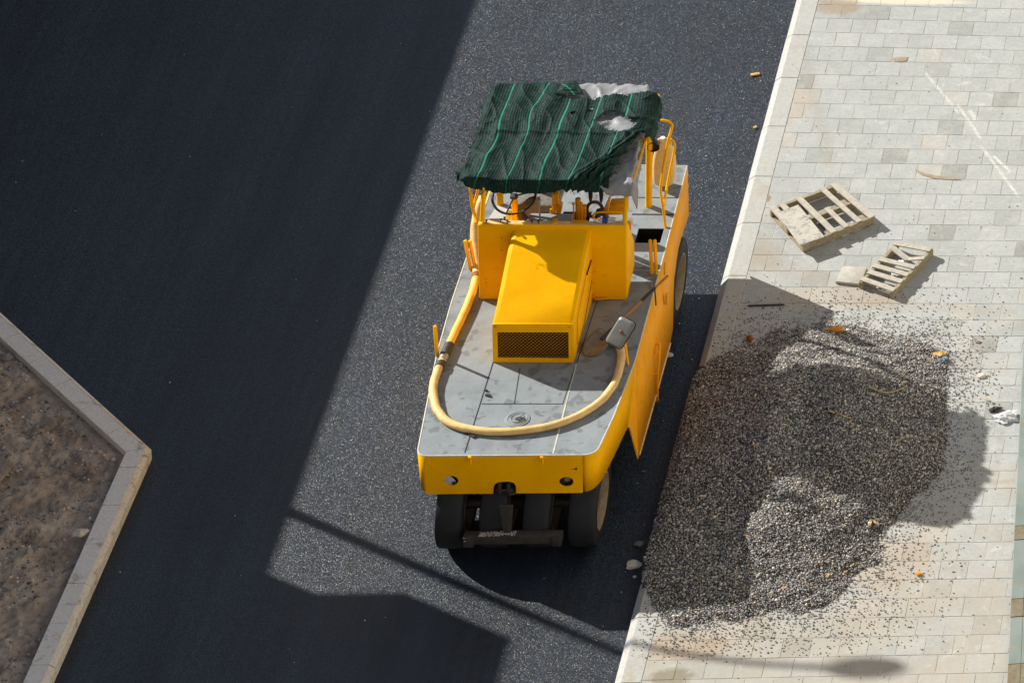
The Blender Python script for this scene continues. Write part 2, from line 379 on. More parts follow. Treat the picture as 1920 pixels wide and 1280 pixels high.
# right pavement
TW, TD = .3075, .3045
Z1 = .15
mb = MB(); mb.add([(.20, -25, Z1-.004), (30, -25, Z1-.004), (30, 40, Z1-.004), (.20, 40, Z1-.004)], [(0, 1, 2, 3)])
setp(obj('pavement_bed', mb, 'joint'), 'mortar bed showing in the joints of the paving', kind='structure')
vs = []; fs = []; tone = []
x0 = .292
def edge_x(y): return 3.735+(3.752-y)*.0835+.25
for r in range(-14, 60):
    ya = 10.035-TD*31+r*TD; 
    off = {0: .0, 1: .5}[r % 2]*TW + rng.normal(0, .012)+.125
    k = 0; xs = [x0, x0+.05+off if off > .02 else x0+TW]
    while xs[-1] < 7.5: xs.append(xs[-1]+TW)
    for a, b in zip(xs[:-1], xs[1:]):
        if b-a < .04: continue
        g = .0013; dz = rng.normal(0, .0012, 4)*.8
        q = [(a+g, ya+g), (b-g, ya+g), (b-g, ya+TD-g), (a+g, ya+TD-g)]
        o = len(vs); e = .003
        for (x, y), d in zip(q, dz): vs.append((x, y, Z1+d-.006))
        cx, cy = (a+b)/2, ya+TD/2
        for (x, y), d in zip(q, dz): vs.append((x+(e if x < cx else -e), y+(e if y < cy else -e), Z1+d))
        fs += [(o+4, o+5, o+6, o+7)]+[(o+i, o+(i+1) % 4, o+4+(i+1) % 4, o+4+i) for i in range(4)]
        tv = float(np.clip(rng.normal(.5, .16), 0, .8))
        if rng.random() < .045: tv = rng.uniform(0, .1)
        if rng.random() < .04: tv = rng.uniform(.85, 1)
        tone += [tv]*5
me = bpy.data.meshes.new('pavement'); me.from_pydata(vs, [], fs)
at = me.attributes.new('tone', 'FLOAT', 'FACE'); at.data.foreach_set('value', tone)
setp(link('pavement', me, 'paving'), 'pale concrete paving laid in running bond', kind='structure')

# right kerb: blocks with a chamfer towards the road
mb = MB(); y = -12.35+.06
while y < 30:
    L = 1.02 if int((y+40)/1.02) % 3 else .92
    g = .003; dx = rng.normal(0, .0015)
    prof = [(0+dx, -.1), (0+dx, .085), (.075+dx, Z1+.003), (.286, Z1+.003), (.286, -.1)]
    mb.prism(prof, 'y', y+g, y+L-g); y += L
setp(obj('kerb', mb, 'kerb_stone', bevel=.004, seg=1, angle=12), 'pale chamfered kerb stones along the road', kind='structure')

# traffic island: soil and its kerb
def ik(pts, L, name):
    pass
P1 = Vector((-5.58, 2.28)); A1 = Vector((-.02, -1)); A2 = (Vector((-7.78, 4.67))-P1).normalized()
w = .235; ch = .055; hk = .2
def isl_prof(side): return [(0, -.1), (0, hk-.05), (-ch, hk), (-w, hk), (-w, -.1)]
def kerb_run(dirv, nrm, length, blk, first, mbtop, mbface, miter):
    t_ = 0; i = 0; L = first
    while t_ < length:
        a, b = t_, min(t_+L, length); g = .003
        def pt(s_, d_, z_):      # s along, d inward
            ss = s_ + (miter*d_ if a == 0 and s_ == a else 0)
            q = P1+dirv*(ss+(g if s_ == a and a > 0 else 0)-(g if s_ == b else 0))+nrm*d_
            return (q.x, q.y, z_)
        jt = rng.normal(0, .002)
        for dst, prof in ((mbtop, [(ch, hk), (w, hk), (w, -.05), (ch+.01, -.05)]), (mbface, [(0, -.05), (0, hk-.055), (ch-.002, hk-.001), (ch-.002, -.05)])):
            n = len(prof)
            vv = [pt(a, d, z+jt) for d, z in prof]+[pt(b, d, z+jt) for d, z in prof]
            dst.add(vv, [tuple(range(n)), tuple(range(n, 2*n))]+[(i_, (i_+1) % n, (i_+1) % n+n, i_+n) for i_ in range(n)])
        t_ += L; L = blk; i += 1
mt = MB(); mf = MB()
n1 = Vector((-1, .02)); n2 = Vector((-A2.y, A2.x)); 
if n2.dot(Vector((-1, -1))) < 0: n2 = -n2
ang = math.acos(max(-1, min(1, A1.dot(A2)))); mit = 1/math.tan(ang/2)
kerb_run(A1, n1, 9.5, .62, .34, mt, mf, mit); kerb_run(A2, n2, 9.5, .55, .50, mt, mf, mit)
setp(obj('island_kerb', mt, 'granite_kerb', bevel=.004, seg=1), 'grey granite kerb stones round the soil island', kind='structure')
setp(obj('island_kerb_face', mf, 'granite_face'), 'tan road-side face of the island kerb stones', kind='structure')

# soil inside the island
nx, ny = 400, 700; vs = []; fs = []
xa, xb, ya, yb = -13.2, -5.75, -6., 10.5
idx = {}
def inside_isl(x, y):
    d1 = (Vector((x, y))-P1).dot(n1); d2 = (Vector((x, y))-P1).dot(n2); return d1, d2
for i in range(nx+1):
    for j in range(ny+1):
        x = xa+(xb-xa)*i/nx; y = ya+(yb-ya)*j/ny
        d1, d2 = inside_isl(x, y)
        if d1 < w-.06 or d2 < w-.06: continue
        d = min(d1, d2)-w
        p = Vector((x, y, 0))
        h = .13+.07*noise.fractal(p*.9, .8, 2., 5)+.05*noise.fractal(p*3.4, .8, 2., 4)+.022*noise.fractal(p*14, .7, 2., 4)
        h += .05*max(0, 1-abs((x+6.9)-(y-1.2)*.9)/.35)
        h = h if d > .12 else (h*max(d, 0)/.12+(.10+.02*noise.noise(p*7))*(1-max(d, 0)/.12))
        idx[i, j] = len(vs); vs.append((x, y, h))
for (i, j), k in idx.items():
    if (i+1, j) in idx and (i, j+1) in idx and (i+1, j+1) in idx:
        fs.append((k, idx[i+1, j], idx[i+1, j+1], idx[i, j+1]))
me = bpy.data.meshes.new('soil'); me.from_pydata(vs, [], fs)
setp(link('soil', me, 'soil', smooth=True, angle=180), 'bare brown soil of the island', kind='structure')
soil_h = {k: vs[n][2] for k, n in idx.items()}
def soilz(x, y):
    return soil_h.get((round((x-xa)/(xb-xa)*400), round((y-ya)/(yb-ya)*700)), None)

# ------------------------------------------------------------ pebbles (numpy)
def ico():
    bm = bmesh.new(); bmesh.ops.create_icosphere(bm, subdivisions=1, radius=1)
    v = np.array([q.co[:] for q in bm.verts]); f = np.array([[w.index for w in p.verts] for p in bm.faces]); bm.free(); return v, f
ICV, ICF = ico()
def pebbles(name, pos, rad, tone, mat, parent=None, flat=(.55, .95)):
    n = len(pos); nv = len(ICV)
    q = rng.normal(size=(n, 4)); q /= np.linalg.norm(q, axis=1)[:, None]
    a, b, c, d = q.T
    R = np.stack([np.stack([a*a+b*b-c*c-d*d, 2*(b*c-a*d), 2*(b*d+a*c)], -1), np.stack([2*(b*c+a*d), a*a-b*b+c*c-d*d, 2*(c*d-a*b)], -1), np.stack([2*(b*d-a*c), 2*(c*d+a*b), a*a-b*b-c*c+d*d], -1)], 1)
    base = ICV[None]*(1+rng.normal(0, .13, (n, nv, 1)))
    s = np.stack([rng.uniform(.8, 1.35, n), rng.uniform(.75, 1.05, n), rng.uniform(*flat, n)], 1)
    V = np.einsum('nij,nvj->nvi', R, base*s[:, None]*rad[:, None, None])+pos[:, None]
    F = (ICF[None]+(np.arange(n)*nv)[:, None, None]).reshape(-1, 3)
    me = bpy.data.meshes.new(name)
    me.vertices.add(n*nv); me.vertices.foreach_set('co', V.reshape(-1).astype(np.float32))
    me.loops.add(len(F)*3); me.loops.foreach_set('vertex_index', F.reshape(-1).astype(np.int32))
    me.polygons.add(len(F)); me.polygons.foreach_set('loop_start', (np.arange(len(F))*3).astype(np.int32))
    me.update(calc_edges=True)
    at = me.attributes.new('tone', 'FLOAT', 'POINT'); at.data.foreach_set('value', np.repeat(tone, nv).astype(np.float32))
    me.polygons.foreach_set('use_smooth', [True]*len(F))
    return link(name, me, mat, parent)

# gravel heap
SEGS = [((1.20, 3.25), (1.70, 2.95), .48, .44), ((1.70, 2.95), (1.85, 1.85), .56, .55), ((1.1, 2.75), (1.05, 1.7), .58, .52),
        ((1.2, 1.75), (1.45, .9), .46, .48), ((.50, 2.35), (.50, 1.0), .26, .46), ((.6, 1.2), (.80, .0), .18, .27), ((1.9, 1.3), (1.75, .45), .20, .36), ((1.75, .4), (1.8, -.1), .08, .25), ((1.6, 3.75), (2.25, 3.65), .16, .32), ((2.1, 2.6), (2.2, 1.9), .34, .46)]
def pile_h(x, y):
    p = Vector((x, y, 0)); hs = []
    wx = x+.10*noise.noise(p*1.6); wy = y+.10*noise.noise(p*1.6+Vector((7, 3, 1)))
    for (a, b, H, s) in SEGS:
        ax, ay = a; bx, by = b; dx, dy = bx-ax, by-ay; tt = max(0, min(1, ((wx-ax)*dx+(wy-ay)*dy)/(dx*dx+dy*dy)))
        d = math.hypot(wx-ax-dx*tt, wy-ay-dy*tt); d = math.sqrt(d*d+.02)-.14
        hs.append(H-s*d)
    m_ = max(hs)-.02; k = .055
    h = m_+k*math.log(sum(math.exp((q-m_)/k) for q in hs))
    h += .045*noise.fractal(p*2.0, .8, 2., 5)+.012*noise.noise(p*9)-.03
    if x < .16: h = min(h, (x+.02)*1.2)
    return h
nx, ny = 130, 220; xa2, xb2, ya2, yb2 = -.05, 3.5, -1.2, 5.2
HH = np.array([[pile_h(xa2+(xb2-xa2)*i/nx, ya2+(yb2-ya2)*j/ny) for j in range(ny+1)] for i in range(nx+1)])
def hz(x, y):
    fi = (x-xa2)/(xb2-xa2)*130; fj = (y-ya2)/(yb2-ya2)*220
    i = np.clip(fi.astype(int), 0, 129); j = np.clip(fj.astype(int), 0, 219); a = fi-i; b = fj-j
    return HH[i, j]*(1-a)*(1-b)+HH[i+1, j]*a*(1-b)+HH[i, j+1]*(1-a)*b+HH[i+1, j+1]*a*b
vs = []; fs = []; idx = {}
for i in range(nx+1):
    for j in range(ny+1):
        h = HH[i, j]
        if h < -.03: continue
        idx[i, j] = len(vs); vs.append((xa2+(xb2-xa2)*i/nx, ya2+(yb2-ya2)*j/ny, Z1+h))
for (i, j), k in idx.items():
    if (i+1, j) in idx and (i, j+1) in idx and (i+1, j+1) in idx: fs.append((k, idx[i+1, j], idx[i+1, j+1], idx[i, j+1]))
heap = empty('gravel_heap', (1.5, 2., Z1), 'large heap of grey gravel tipped on the pavement beside the yellow road roller', 'gravel heap')
me = bpy.data.meshes.new('heap_core'); me.from_pydata(vs, [], fs)
link('heap_core', me, 'gravel_bed', heap, True, angle=180)
N = 150000
X = rng.uniform(xa2, xb2, N); Y = rng.uniform(ya2, yb2, N); H = hz(X, Y)
keep = H > -.004; X, Y, H = X[keep], Y[keep], H[keep]
rad = np.clip(rng.lognormal(math.log(.0070), .36, len(X)), .0042, .022)
tone = np.clip(rng.normal(.52, .27, len(X)), 0, .96); tone[rng.random(len(X)) < .006] = 1.
# finer dust patch on the lower left shoulder
pos = np.stack([X, Y, Z1+H+rad*rng.uniform(-.2, .9, len(X))], 1)
g_ = pebbles('gravel', pos, rad, tone, 'pebble', heap); g_['kind'] = 'stuff'
# loose stones spilled round the heap
N = 60000
X = rng.uniform(.1, 4.3, N); Y = rng.uniform(-1.5, 6.2, N)
def hz2(x, y):
    inb = (x > xa2) & (x < xb2) & (y > ya2) & (y < yb2); r = np.full(len(x), -1.); r[inb] = hz(x[inb], y[inb]); return r
H = hz2(X, Y)
dens = np.where(H > -.004, 0, np.exp(H/.10)*.80+np.exp(H/.3)*.013)
fall = np.exp(-((X-1.8)/1.7)**2-((Y-2.6)/2.6)**2)
dens += .005*fall
keep = rng.random(N) < dens; X, Y, H = X[keep], Y[keep], H[keep]
rad = rng.uniform(.0055, .0115, len(X))
tone = np.clip(rng.normal(.38, .2, len(X)), 0, .95)
setp(pebbles('loose_gravel', np.stack([X, Y, Z1+rad*.5], 1), rad, tone, 'pebble'), 'loose stones scattered round the gravel heap', kind='stuff')
# crumbs over the whole pavement and the asphalt
N = 1100
X = rng.uniform(.1, 4.3, N); Y = rng.uniform(-2, 12, N); rad = rng.uniform(.003, .008, N)
k = rng.random(N) < np.exp(-np.maximum(Y-4, 0)/4); X, Y, rad = X[k], Y[k], rad[k]
setp(pebbles('grit', np.stack([X, Y, Z1+rad*.4], 1), rad, np.clip(rng.normal(.1, .1, len(X)), 0, .5), 'pebble'), 'dark grit strewn over the paving', kind='stuff')
N = 240
X = np.where(rng.random(N) < .6, -np.abs(rng.normal(0, .35, N))-.03, rng.uniform(-9, 0, N)); Y = rng.uniform(-2, 12, N); rad = rng.uniform(.003, .010, N)
setp(pebbles('road_crumbs', np.stack([X, Y, rad*.4], 1), rad, np.clip(rng.normal(.8, .15, N), 0, 1), 'pebble'), 'pale crumbs on the asphalt, most along the kerb', kind='stuff')
# stones in the soil
pts = []; 
for _ in range(16000):
    x = rng.uniform(-8.6, -5.8); y = rng.uniform(-2.2, 5.2); z = soilz(x, y)
    if z is None: continue
    pw = noise.noise(Vector((x, y, 0))*1.3)
    if rng.random() < .35+.9*pw: pts.append((x, y, z, abs(rng.normal(0, .007))+.005 if rng.random() < .93 else rng.uniform(.014, .032)))
pts = np.array(pts)
setp(pebbles('soil_stones', pts[:, :3]+np.array([0, 0, .002]), pts[:, 3], np.clip(rng.normal(.55, .25, len(pts)), 0, 1), 'soil_pebble' if 'soil_pebble' in M else 'pebble'), 'small stones in the island soil', kind='stuff')
pts = []
for _ in range(5200):
    x = rng.uniform(-8.6, -5.85); y = rng.uniform(-2.2, 5.2); z = soilz(x, y)
    if z is None or noise.noise(Vector((x, y, 3))*1.1) < -.15: continue
    pts.append((x, y, z, rng.uniform(.006, .016) if rng.random() < .92 else rng.uniform(.018, .042)))
pts = np.array(pts)
setp(pebbles('soil_clods', pts[:, :3], pts[:, 3], np.zeros(len(pts)), 'soil'), 'crumbled clods on the island soil', kind='stuff')

# ------------------------------------------------------------ road roller
RX, RY = -1.53, 3.2
DZ = 1.55
roller = empty('road_roller', (RX, RY, 0), 'yellow pneumatic-tyred road roller with grey deck and cloth-covered canopy parked on the asphalt', 'road roller')
# deck plate with openings
def rc(p0, p1, p2, r, n=6):      # rounded corner
    a = (Vector(p0)-Vector(p1)).normalized()*r; b = (Vector(p2)-Vector(p1)).normalized()*r; out = []
    for i in range(n+1):
        t = i/n; q = (Vector(p1)+a)*(1-t)**2+Vector(p1)*2*t*(1-t)+(Vector(p1)+b)*t*t; out.append((q.x, q.y))
    return out
FLc = (-2.44, .655); FRc = (-.585, .655)
outline = rc((-2.50, 1.35), FLc, FRc, .12)+rc(FLc, FRc, (-.51, 1.30), .14)+[(-.51, 1.30), (-.452, 2.23), (-.46, 3.3), (-.465, 4.2), (-.49, 5.84), (-2.6, 5.84), (-2.62, 4.2), (-2.62, 3.3), (-2.59, 2.4), (-2.50, 1.35)]
hatch = [(-.83, 4.37), (-.545, 4.37), (-.545, 4.64), (-.83, 4.64)]
pa_ = G(1050, 418, DZ); pb_ = G(1110, 397, DZ); pit = [(pa_.x, pa_.y), (pb_.x, pa_.y), (pb_.x, pb_.y), (pa_.x, pb_.y)]
me = plate(outline, [hatch, pit], .012); me.transform(Matrix.Translation((0, 0, DZ-.006)))
link('deck', me, 'deck_paint', roller)
mb = MB(); pts = [(p[0], p[1], DZ-.004) for p in outline]+[(outline[0][0], outline[0][1], DZ-.004)]; mb.tube(pts, .009, 6)
obj('deck_rim', mb, 'deck_edge', roller, smooth=True)
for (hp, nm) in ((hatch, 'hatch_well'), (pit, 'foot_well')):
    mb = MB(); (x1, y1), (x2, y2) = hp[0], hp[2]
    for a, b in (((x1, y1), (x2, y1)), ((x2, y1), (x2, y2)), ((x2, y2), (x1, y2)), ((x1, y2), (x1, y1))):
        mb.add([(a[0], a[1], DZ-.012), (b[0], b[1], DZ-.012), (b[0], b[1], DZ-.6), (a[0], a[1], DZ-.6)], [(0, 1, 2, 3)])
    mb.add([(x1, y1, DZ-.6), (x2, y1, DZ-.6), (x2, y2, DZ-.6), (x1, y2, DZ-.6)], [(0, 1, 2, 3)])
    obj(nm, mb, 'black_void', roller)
# seams in the deck: thin raised/gap strips
mb = MB()
nm_ = ('deck_seam', 'black_plastic')
def strip(mb, a, b, wd, z=DZ+.0015, h=.003):
    mb = MB(); a = Vector(a); b = Vector(b); d = (b-a); L = d.length; c = (a+b)/2
    mb.box((c.x, c.y, z), (L, wd, h), math.atan2(d.y, d.x)); obj(nm_[0], mb, nm_[1], roller)
strip(mb, (-1.955, .70), (-1.965, 2.6), .010); strip(mb, (-1.944, 1.513), (-1.089, 1.509), .009); strip(mb, (-1.60, 1.515), (-1.66, 2.13), .007)
strip(mb, (-1.089, 1.51), (-1.075, 2.15), .006); strip(mb, (-1.07, 2.2), (-1.05, 3.3), .008)
strip(mb, (-.74, 3.9), (-.47, 3.9), .008); strip(mb, (-.95, 4.9), (-.48, 4.9), .02); strip(mb, (-.95, 5.22), (-.48, 5.22), .012); strip(mb, (-2.6, 4.75), (-1.9, 4.75), .02)
nm_ = ('weld_bead', 'deck_edge'); strip(mb, (-1.033, .675), (-1.055, 1.5), .016, DZ+.002, .004); strip(mb, (-1.055, 1.5), (-1.07, 2.2), .010, DZ+.002, .004)
# filler cap: concentric rings
mb = MB(); cx, cy = G(970, 786, DZ).xy
mb.lathe([(.001, .035), (.028, .035), (.034, .028), (.036, .020), (.062, .020), (.068, .026), (.074, .020), (.078, .012), (.098, .012), (.104, .018), (.110, .012), (.128, .010), (.133, .004), (.135, -.004)], 40, (cx, cy, DZ))
mb.box((cx+.01, cy, DZ+.045), (.07, .03, .02), .5)
obj('filler_cap', mb, 'deck_paint', roller, smooth=True)
# small fittings on the deck
for (px, py, a, b, rz) in ((915, 742, .055, .03, -.4), (884, 817, .10, .035, -.7), (912, 733, .025, .015, .2)):
    p = G(px, py, DZ); mb = MB(); mb.box((p.x, p.y, DZ+.012), (a, b, .02), rz); mb.tube([(p.x, p.y, DZ+.02), (p.x+a*.7, p.y-b*.9, DZ+.012)], .005, 6)
    obj('latch', mb, 'dark_steel', roller)
# hull: front bumper
th = .014; yb = .66
me = None
def front_pt(x): return x
outer = [(-2.36, .96), (-2.30, .955), (-2.0, .957), (-1.70, .955), (-1.66, .955)]+[(-1.655, 1.04), (-1.64, 1.10), (-1.60, 1.135), (-1.50, 1.145), (-1.44, 1.12), (-1.42, 1.07), (-1.42, .957)]+[(-1.2, .957), (-.72, .955), (-.72, DZ-.004), (-2.36, DZ-.004)]
hl = G(847, 900, 1.07); hr = G(1062, 902, 1.07)
hlz = GY(846, 900, yb); hrz = GY(1062, 902, yb); slz = GY(1076, 878, yb)
holes = [circ(hlz.x, hlz.z, .075, 24, .075), circ(hrz.x, hrz.z, .075, 24, .075), [(slz.x-.045, slz.z), (slz.x+.035, slz.z+.016), (slz.x+.035, slz.z-.022)]]
me = plate(outer, holes, th); me.transform(Matrix.Rotation(pi/2, 4, 'X')); me.transform(Matrix.Translation((0, yb, 0)))
bump = link('front_bumper', me, 'yellow_paint', roller)
# bumper corners and flanks as lofted sheets
def loft(name, top, bot, mat, parent, thick=.014, mid=None):
    mb = MB(); n = len(top); rows = [top]+([mid] if mid else [])+[bot]
    vs = [p for r in rows for p in r]; fs = []
    for r in range(len(rows)-1):
        for i in range(n-1): fs.append((r*n+i, r*n+i+1, (r+1)*n+i+1, (r+1)*n+i))
    mb.add(vs, fs); o = obj(name, mb, mat, parent, smooth=True, angle=22)
    s = o.modifiers.new('s', 'SOLIDIFY'); s.thickness = thick; s.offset = 0; return o
top = [(-.72, yb, DZ-.004)]+[(x, y, DZ-.004) for x, y in rc(FLc, FRc, (-.51, 1.30), .14)]+[(-.55, .98, DZ-.004), (-.51, 1.30, DZ-.004), (-.48, 1.72, DZ-.004), (-.452, 2.23, DZ-.004)]
bot = [(-.72, yb+.004, .955)]+[(x, y+.02, .955+.0*i) for i, (x, y) in enumerate(rc(FLc, FRc, (-.525, 1.30), .14))]+[(-.545, .98, .95), (-.50, 1.30, .955), (-.455, 1.68, .96), (-.44, 1.74, .97)]
n_ = len(top)
fb = loft('bumper_corner', top[:n_], bot[:n_], 'yellow_paint', roller)
topL = [(-2.36, yb, DZ-.004)]+[(x, y, DZ-.004) for x, y in rc(FRc, FLc, (-2.50, 1.35), .12)]+[(-2.50, 1.35, DZ-.004), (-2.59, 2.4, DZ-.004), (-2.62, 3.3, DZ-.004), (-2.62, 5.84, DZ-.004)]
botL = [(-2.36, yb+.004, .96)]+[(x+.02, y+.03, .96) for x, y in rc(FRc, FLc, (-2.50, 1.35), .12)]+[(-2.46, 1.7, .96), (-2.6, 1.95, .35), (-2.6, 3.9, .35), (-2.6, 5.8, .8)]
loft('left_flank', topL, botL, 'yellow_paint', roller)
# right skirt with wheel notch and rear wheel arch
tp = [(-.452, 2.23, DZ-.004), (-.455, 2.7, DZ-.004), (-.46, 3.3, DZ-.004), (-.462, 3.92, DZ-.004), (-.465, 4.15, DZ-.004), (-.468, 4.40, DZ-.004), (-.475, 4.77, DZ-.004), (-.478, 4.97, DZ-.004), (-.49, 5.84, DZ-.004)]
bt = [(-.352, 1.86, .345), (-.350, 2.5, .35), (-.350, 3.2, .35), (-.352, 3.9, .355), (-.360, 4.12, .38), (-.392, 4.37, .95), (-.412, 4.77, 1.10), (-.416, 4.97, 1.10), (-.470, 5.84, .74)]
loft('side_skirt', tp, bt, 'hull_paint', roller)
mb = MB(); mb.add([(-.452, 2.23, DZ-.006), (-.442, 1.74, .97), (-.432, 1.80, .90), (-.352, 1.86, .345)], [(0, 1, 2, 3)])
o = obj('skirt_fin', mb, 'hull_paint', roller); s = o.modifiers.new('s', 'SOLIDIFY'); s.thickness = .014; s.offset = 0
# skirt lower lip and grab handle
mb = MB(); mb.tube([(-.345, 1.92, .352), (-.343, 2.6, .355), (-.343, 3.88, .36)], .012, 8); obj('skirt_lip', mb, 'hose_cream', roller, smooth=True)
hb = [GX(px, py, -.375) for px, py in ((1233, 644), (1229, 660), (1226, 700), (1225, 742), (1231, 750))]
hb = [Vector((p.x+(.02 if i in (0, 4) else .045), p.y, p.z)) for i, p in enumerate(hb)]
mb = MB(); mb.tube(hb, .013, 8, smooth=4)
for q in hb: mb.lathe([(.001, .02), (.018, .02), (.018, -.03), (.001, -.03)], 10, (q.x-.02, q.y, q.z), 'x')
obj('grab_handle', mb, 'hull_paint', roller, smooth=True)
for px, py in ((1160-3, 648), (1246, 666)):
    pass
mb = MB()
for px, py in ((1243, 504), (1246, 560)):
    p = GX(px, py, -.405); mb = MB(); mb.box((p.x+.02, p.y, p.z), (.015, .05, .16), 0); obj('skirt_tear', mb, 'worn_yellow', roller)
# rear and belly structures (close the hull)
mb = MB(); mb.box((-1.55, 5.80, 1.15), (2.08, .02, .76)); obj('rear_plate', mb, 'yellow_paint', roller)
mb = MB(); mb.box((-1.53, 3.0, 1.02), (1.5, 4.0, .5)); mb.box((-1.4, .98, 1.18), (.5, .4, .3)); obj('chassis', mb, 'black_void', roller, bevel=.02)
# bumper details
def lamp(px, py, body, glass):
    p = GY(px, py, yb); t_ = MB(); t_.lathe([(.082, -.004), (.082, .05), (.03, .12), (.001, .12)], 24, (p.x, yb+.0, p.z), 'y')
    h = obj('headlight', t_, body, roller, smooth=True)
    return h, p
h1, p1 = lamp(846, 900, 'black_plastic', 1)
mb = MB(); vs_ = [(-.066, -.02), (-.05, -.058), (-.005, -.072), (.045, -.05), (.05, -.02), (.02, .03), (-.015, .066), (-.045, .055), (-.07, .02)]
mb.prism([(p1.x+a-.004, p1.z+b) for a, b in vs_], 'y', yb+.003, yb+.012); obj('broken_lens', mb, 'lens_white', h1, bevel=.002)
mb = MB(); mb.lathe([(.001, -.012), (.02, -.012), (.022, 0), (.024, .012)], 16, (p1.x+.03, yb, p1.z-.04), 'y'); obj('bulb_holder', mb, 'dark_steel', h1, smooth=True)
h2, p2 = lamp(1062, 902, 'black_plastic', 1)
mb = MB(); mb.lathe([(.001, .05), (.035, .055), (.04, .07)], 20, (p2.x, yb, p2.z-.02), 'y'); obj('reflector', mb, 'rim_paint', h2, smooth=True)
for px in (881, 1016):
    p = GY(px, 857, yb-.01); mb = MB(); mb.box((p.x, yb-.025, p.z), (.035, .03, .05)); mb.tube([(p.x+.005, yb-.03, p.z), (p.x+.02, yb-.05, p.z-.07)], .012, 8)
    obj('hook', mb, 'yellow_paint', roller, bevel=.004)
# tow hitch in the bumper recess
mb = MB()
for dx in (-.05, .045): mb.box((-1.54+dx, .70, 1.04), (.035, .14, .16))
mb.box((-1.54, .74, 1.12), (.2, .1, .04)); mb.lathe([(.001, -.09), (.022, -.09), (.022, .09), (.001, .09)], 14, (-1.54, .66, 1.0), 'x')
mb.box((-1.46, .64, .972), (.07, .05, .02), .3)
obj('tow_hitch', mb, 'dark_steel', roller, bevel=.006)

# engine hood
hx0, hx1 = -1.965, -1.105
prof = [(2.23, 0), (2.225, .30), (2.225, .585), (2.245, .605), (2.60, .775), (3.02, .985), (3.10, 1.025), (3.16, 1.035), (3.325, 1.105), (3.325, 0)]
mb = MB(); hp_ = [(y, z+DZ+.004) for y, z in prof]
def hood_section(ins, zoff): pass
# skin built with rounded long shoulders
rows = []; rr = .05
for (y, z) in prof[2:9]:
    zz = z+DZ+.004; r = [(hx0, y, DZ+.004), (hx0, y, zz-rr), (hx0+.015, y, zz-.015), (hx0+rr, y, zz), (hx1-rr, y, zz), (hx1-.015, y, zz-.015), (hx1, y, zz-rr), (hx1+.0, y, DZ+.004)]
    rows.append(r)
n = len(rows[0]); vs_ = [p for r in rows for p in r]; fs_ = []
for i in range(len(rows)-1):
    for k in range(n-1): fs_.append((i*n+k, i*n+k+1, (i+1)*n+k+1, (i+1)*n+k))
mb.add(vs_, fs_)
hood = obj('engine_hood', mb, 'yellow_paint', roller, smooth=True, angle=20)
# front frame with opening
zb = DZ+.004
fo = [(hx0, zb), (hx1+.0, zb), (hx1, zb+.585), (hx1-.02, zb+.6), (hx0+.02, zb+.6), (hx0, zb+.585)]
fi = [(hx0+.052, zb+.065), (hx1-.052, zb+.06), (hx1-.052, zb+.47), (hx0+.052, zb+.47)]
me = plate(fo, [fi], .014); me.transform(Matrix.Rotation(pi/2, 4, 'X')); me.transform(Matrix.Translation((0, 2.226, 0)))
gr = link('grille_frame', me, 'yellow_paint', roller)
mb = MB(); zz = zb+.062; row = 0; pit_ = .0245
while zz < zb+.47:
    x = hx0+.05+(.0 if row % 2 else .021); seg = []
    pts = []; up = 0; x = hx0+.05
    while x < hx1-.05:
        pts.append((x, 2.236, zz+(pit_*.5 if (int(round((x-hx0-.05)/.021))+row) % 2 else -pit_*.42))); x += .021
    for a, b in zip(pts[:-1], pts[1:]):
        h_ = .0055
        mb.add([(a[0], a[1], a[2]-h_), (b[0], b[1], b[2]-h_), (b[0], b[1]-.006, b[2]+h_), (a[0], a[1]-.006, a[2]+h_)], [(0, 1, 2, 3)])
    zz += pit_; row += 1
obj('grille_mesh', mb, 'worn_yellow', gr)
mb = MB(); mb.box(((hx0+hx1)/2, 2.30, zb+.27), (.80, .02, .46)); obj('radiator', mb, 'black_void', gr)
mb = MB()
for x in (hx0+.035, hx1-.035): mb = MB(); mb.lathe([(.001, -.012), (.012, -.012), (.014, 0)], 12, (x, 2.216, zb+.555), 'y'); obj('bolt', mb, 'worn_yellow', gr, smooth=True)
# side mesh door of the hood
mb = MB(); x = hx1+.003
dp = [(2.42, .10), (2.42, .48), (2.95, .72), (3.22, .72), (3.22, .40), (2.75, .12)]
mb.prism([(y, z+zb) for y, z in dp], 'x', x-.002, x+.010)
obj('side_door', mb, 'yellow_paint', roller, bevel=.003)
mb = MB(); 
for a, b in zip(dp, dp[1:]+dp[:1]):
    if a in (dp[2], dp[5]) or a == dp[4]:
        mb.tube([(x+.009, a[0], a[1]+zb), (x+.009, b[0], b[1]+zb)], .007, 6)
obj('door_gap', mb, 'black_plastic', roller)
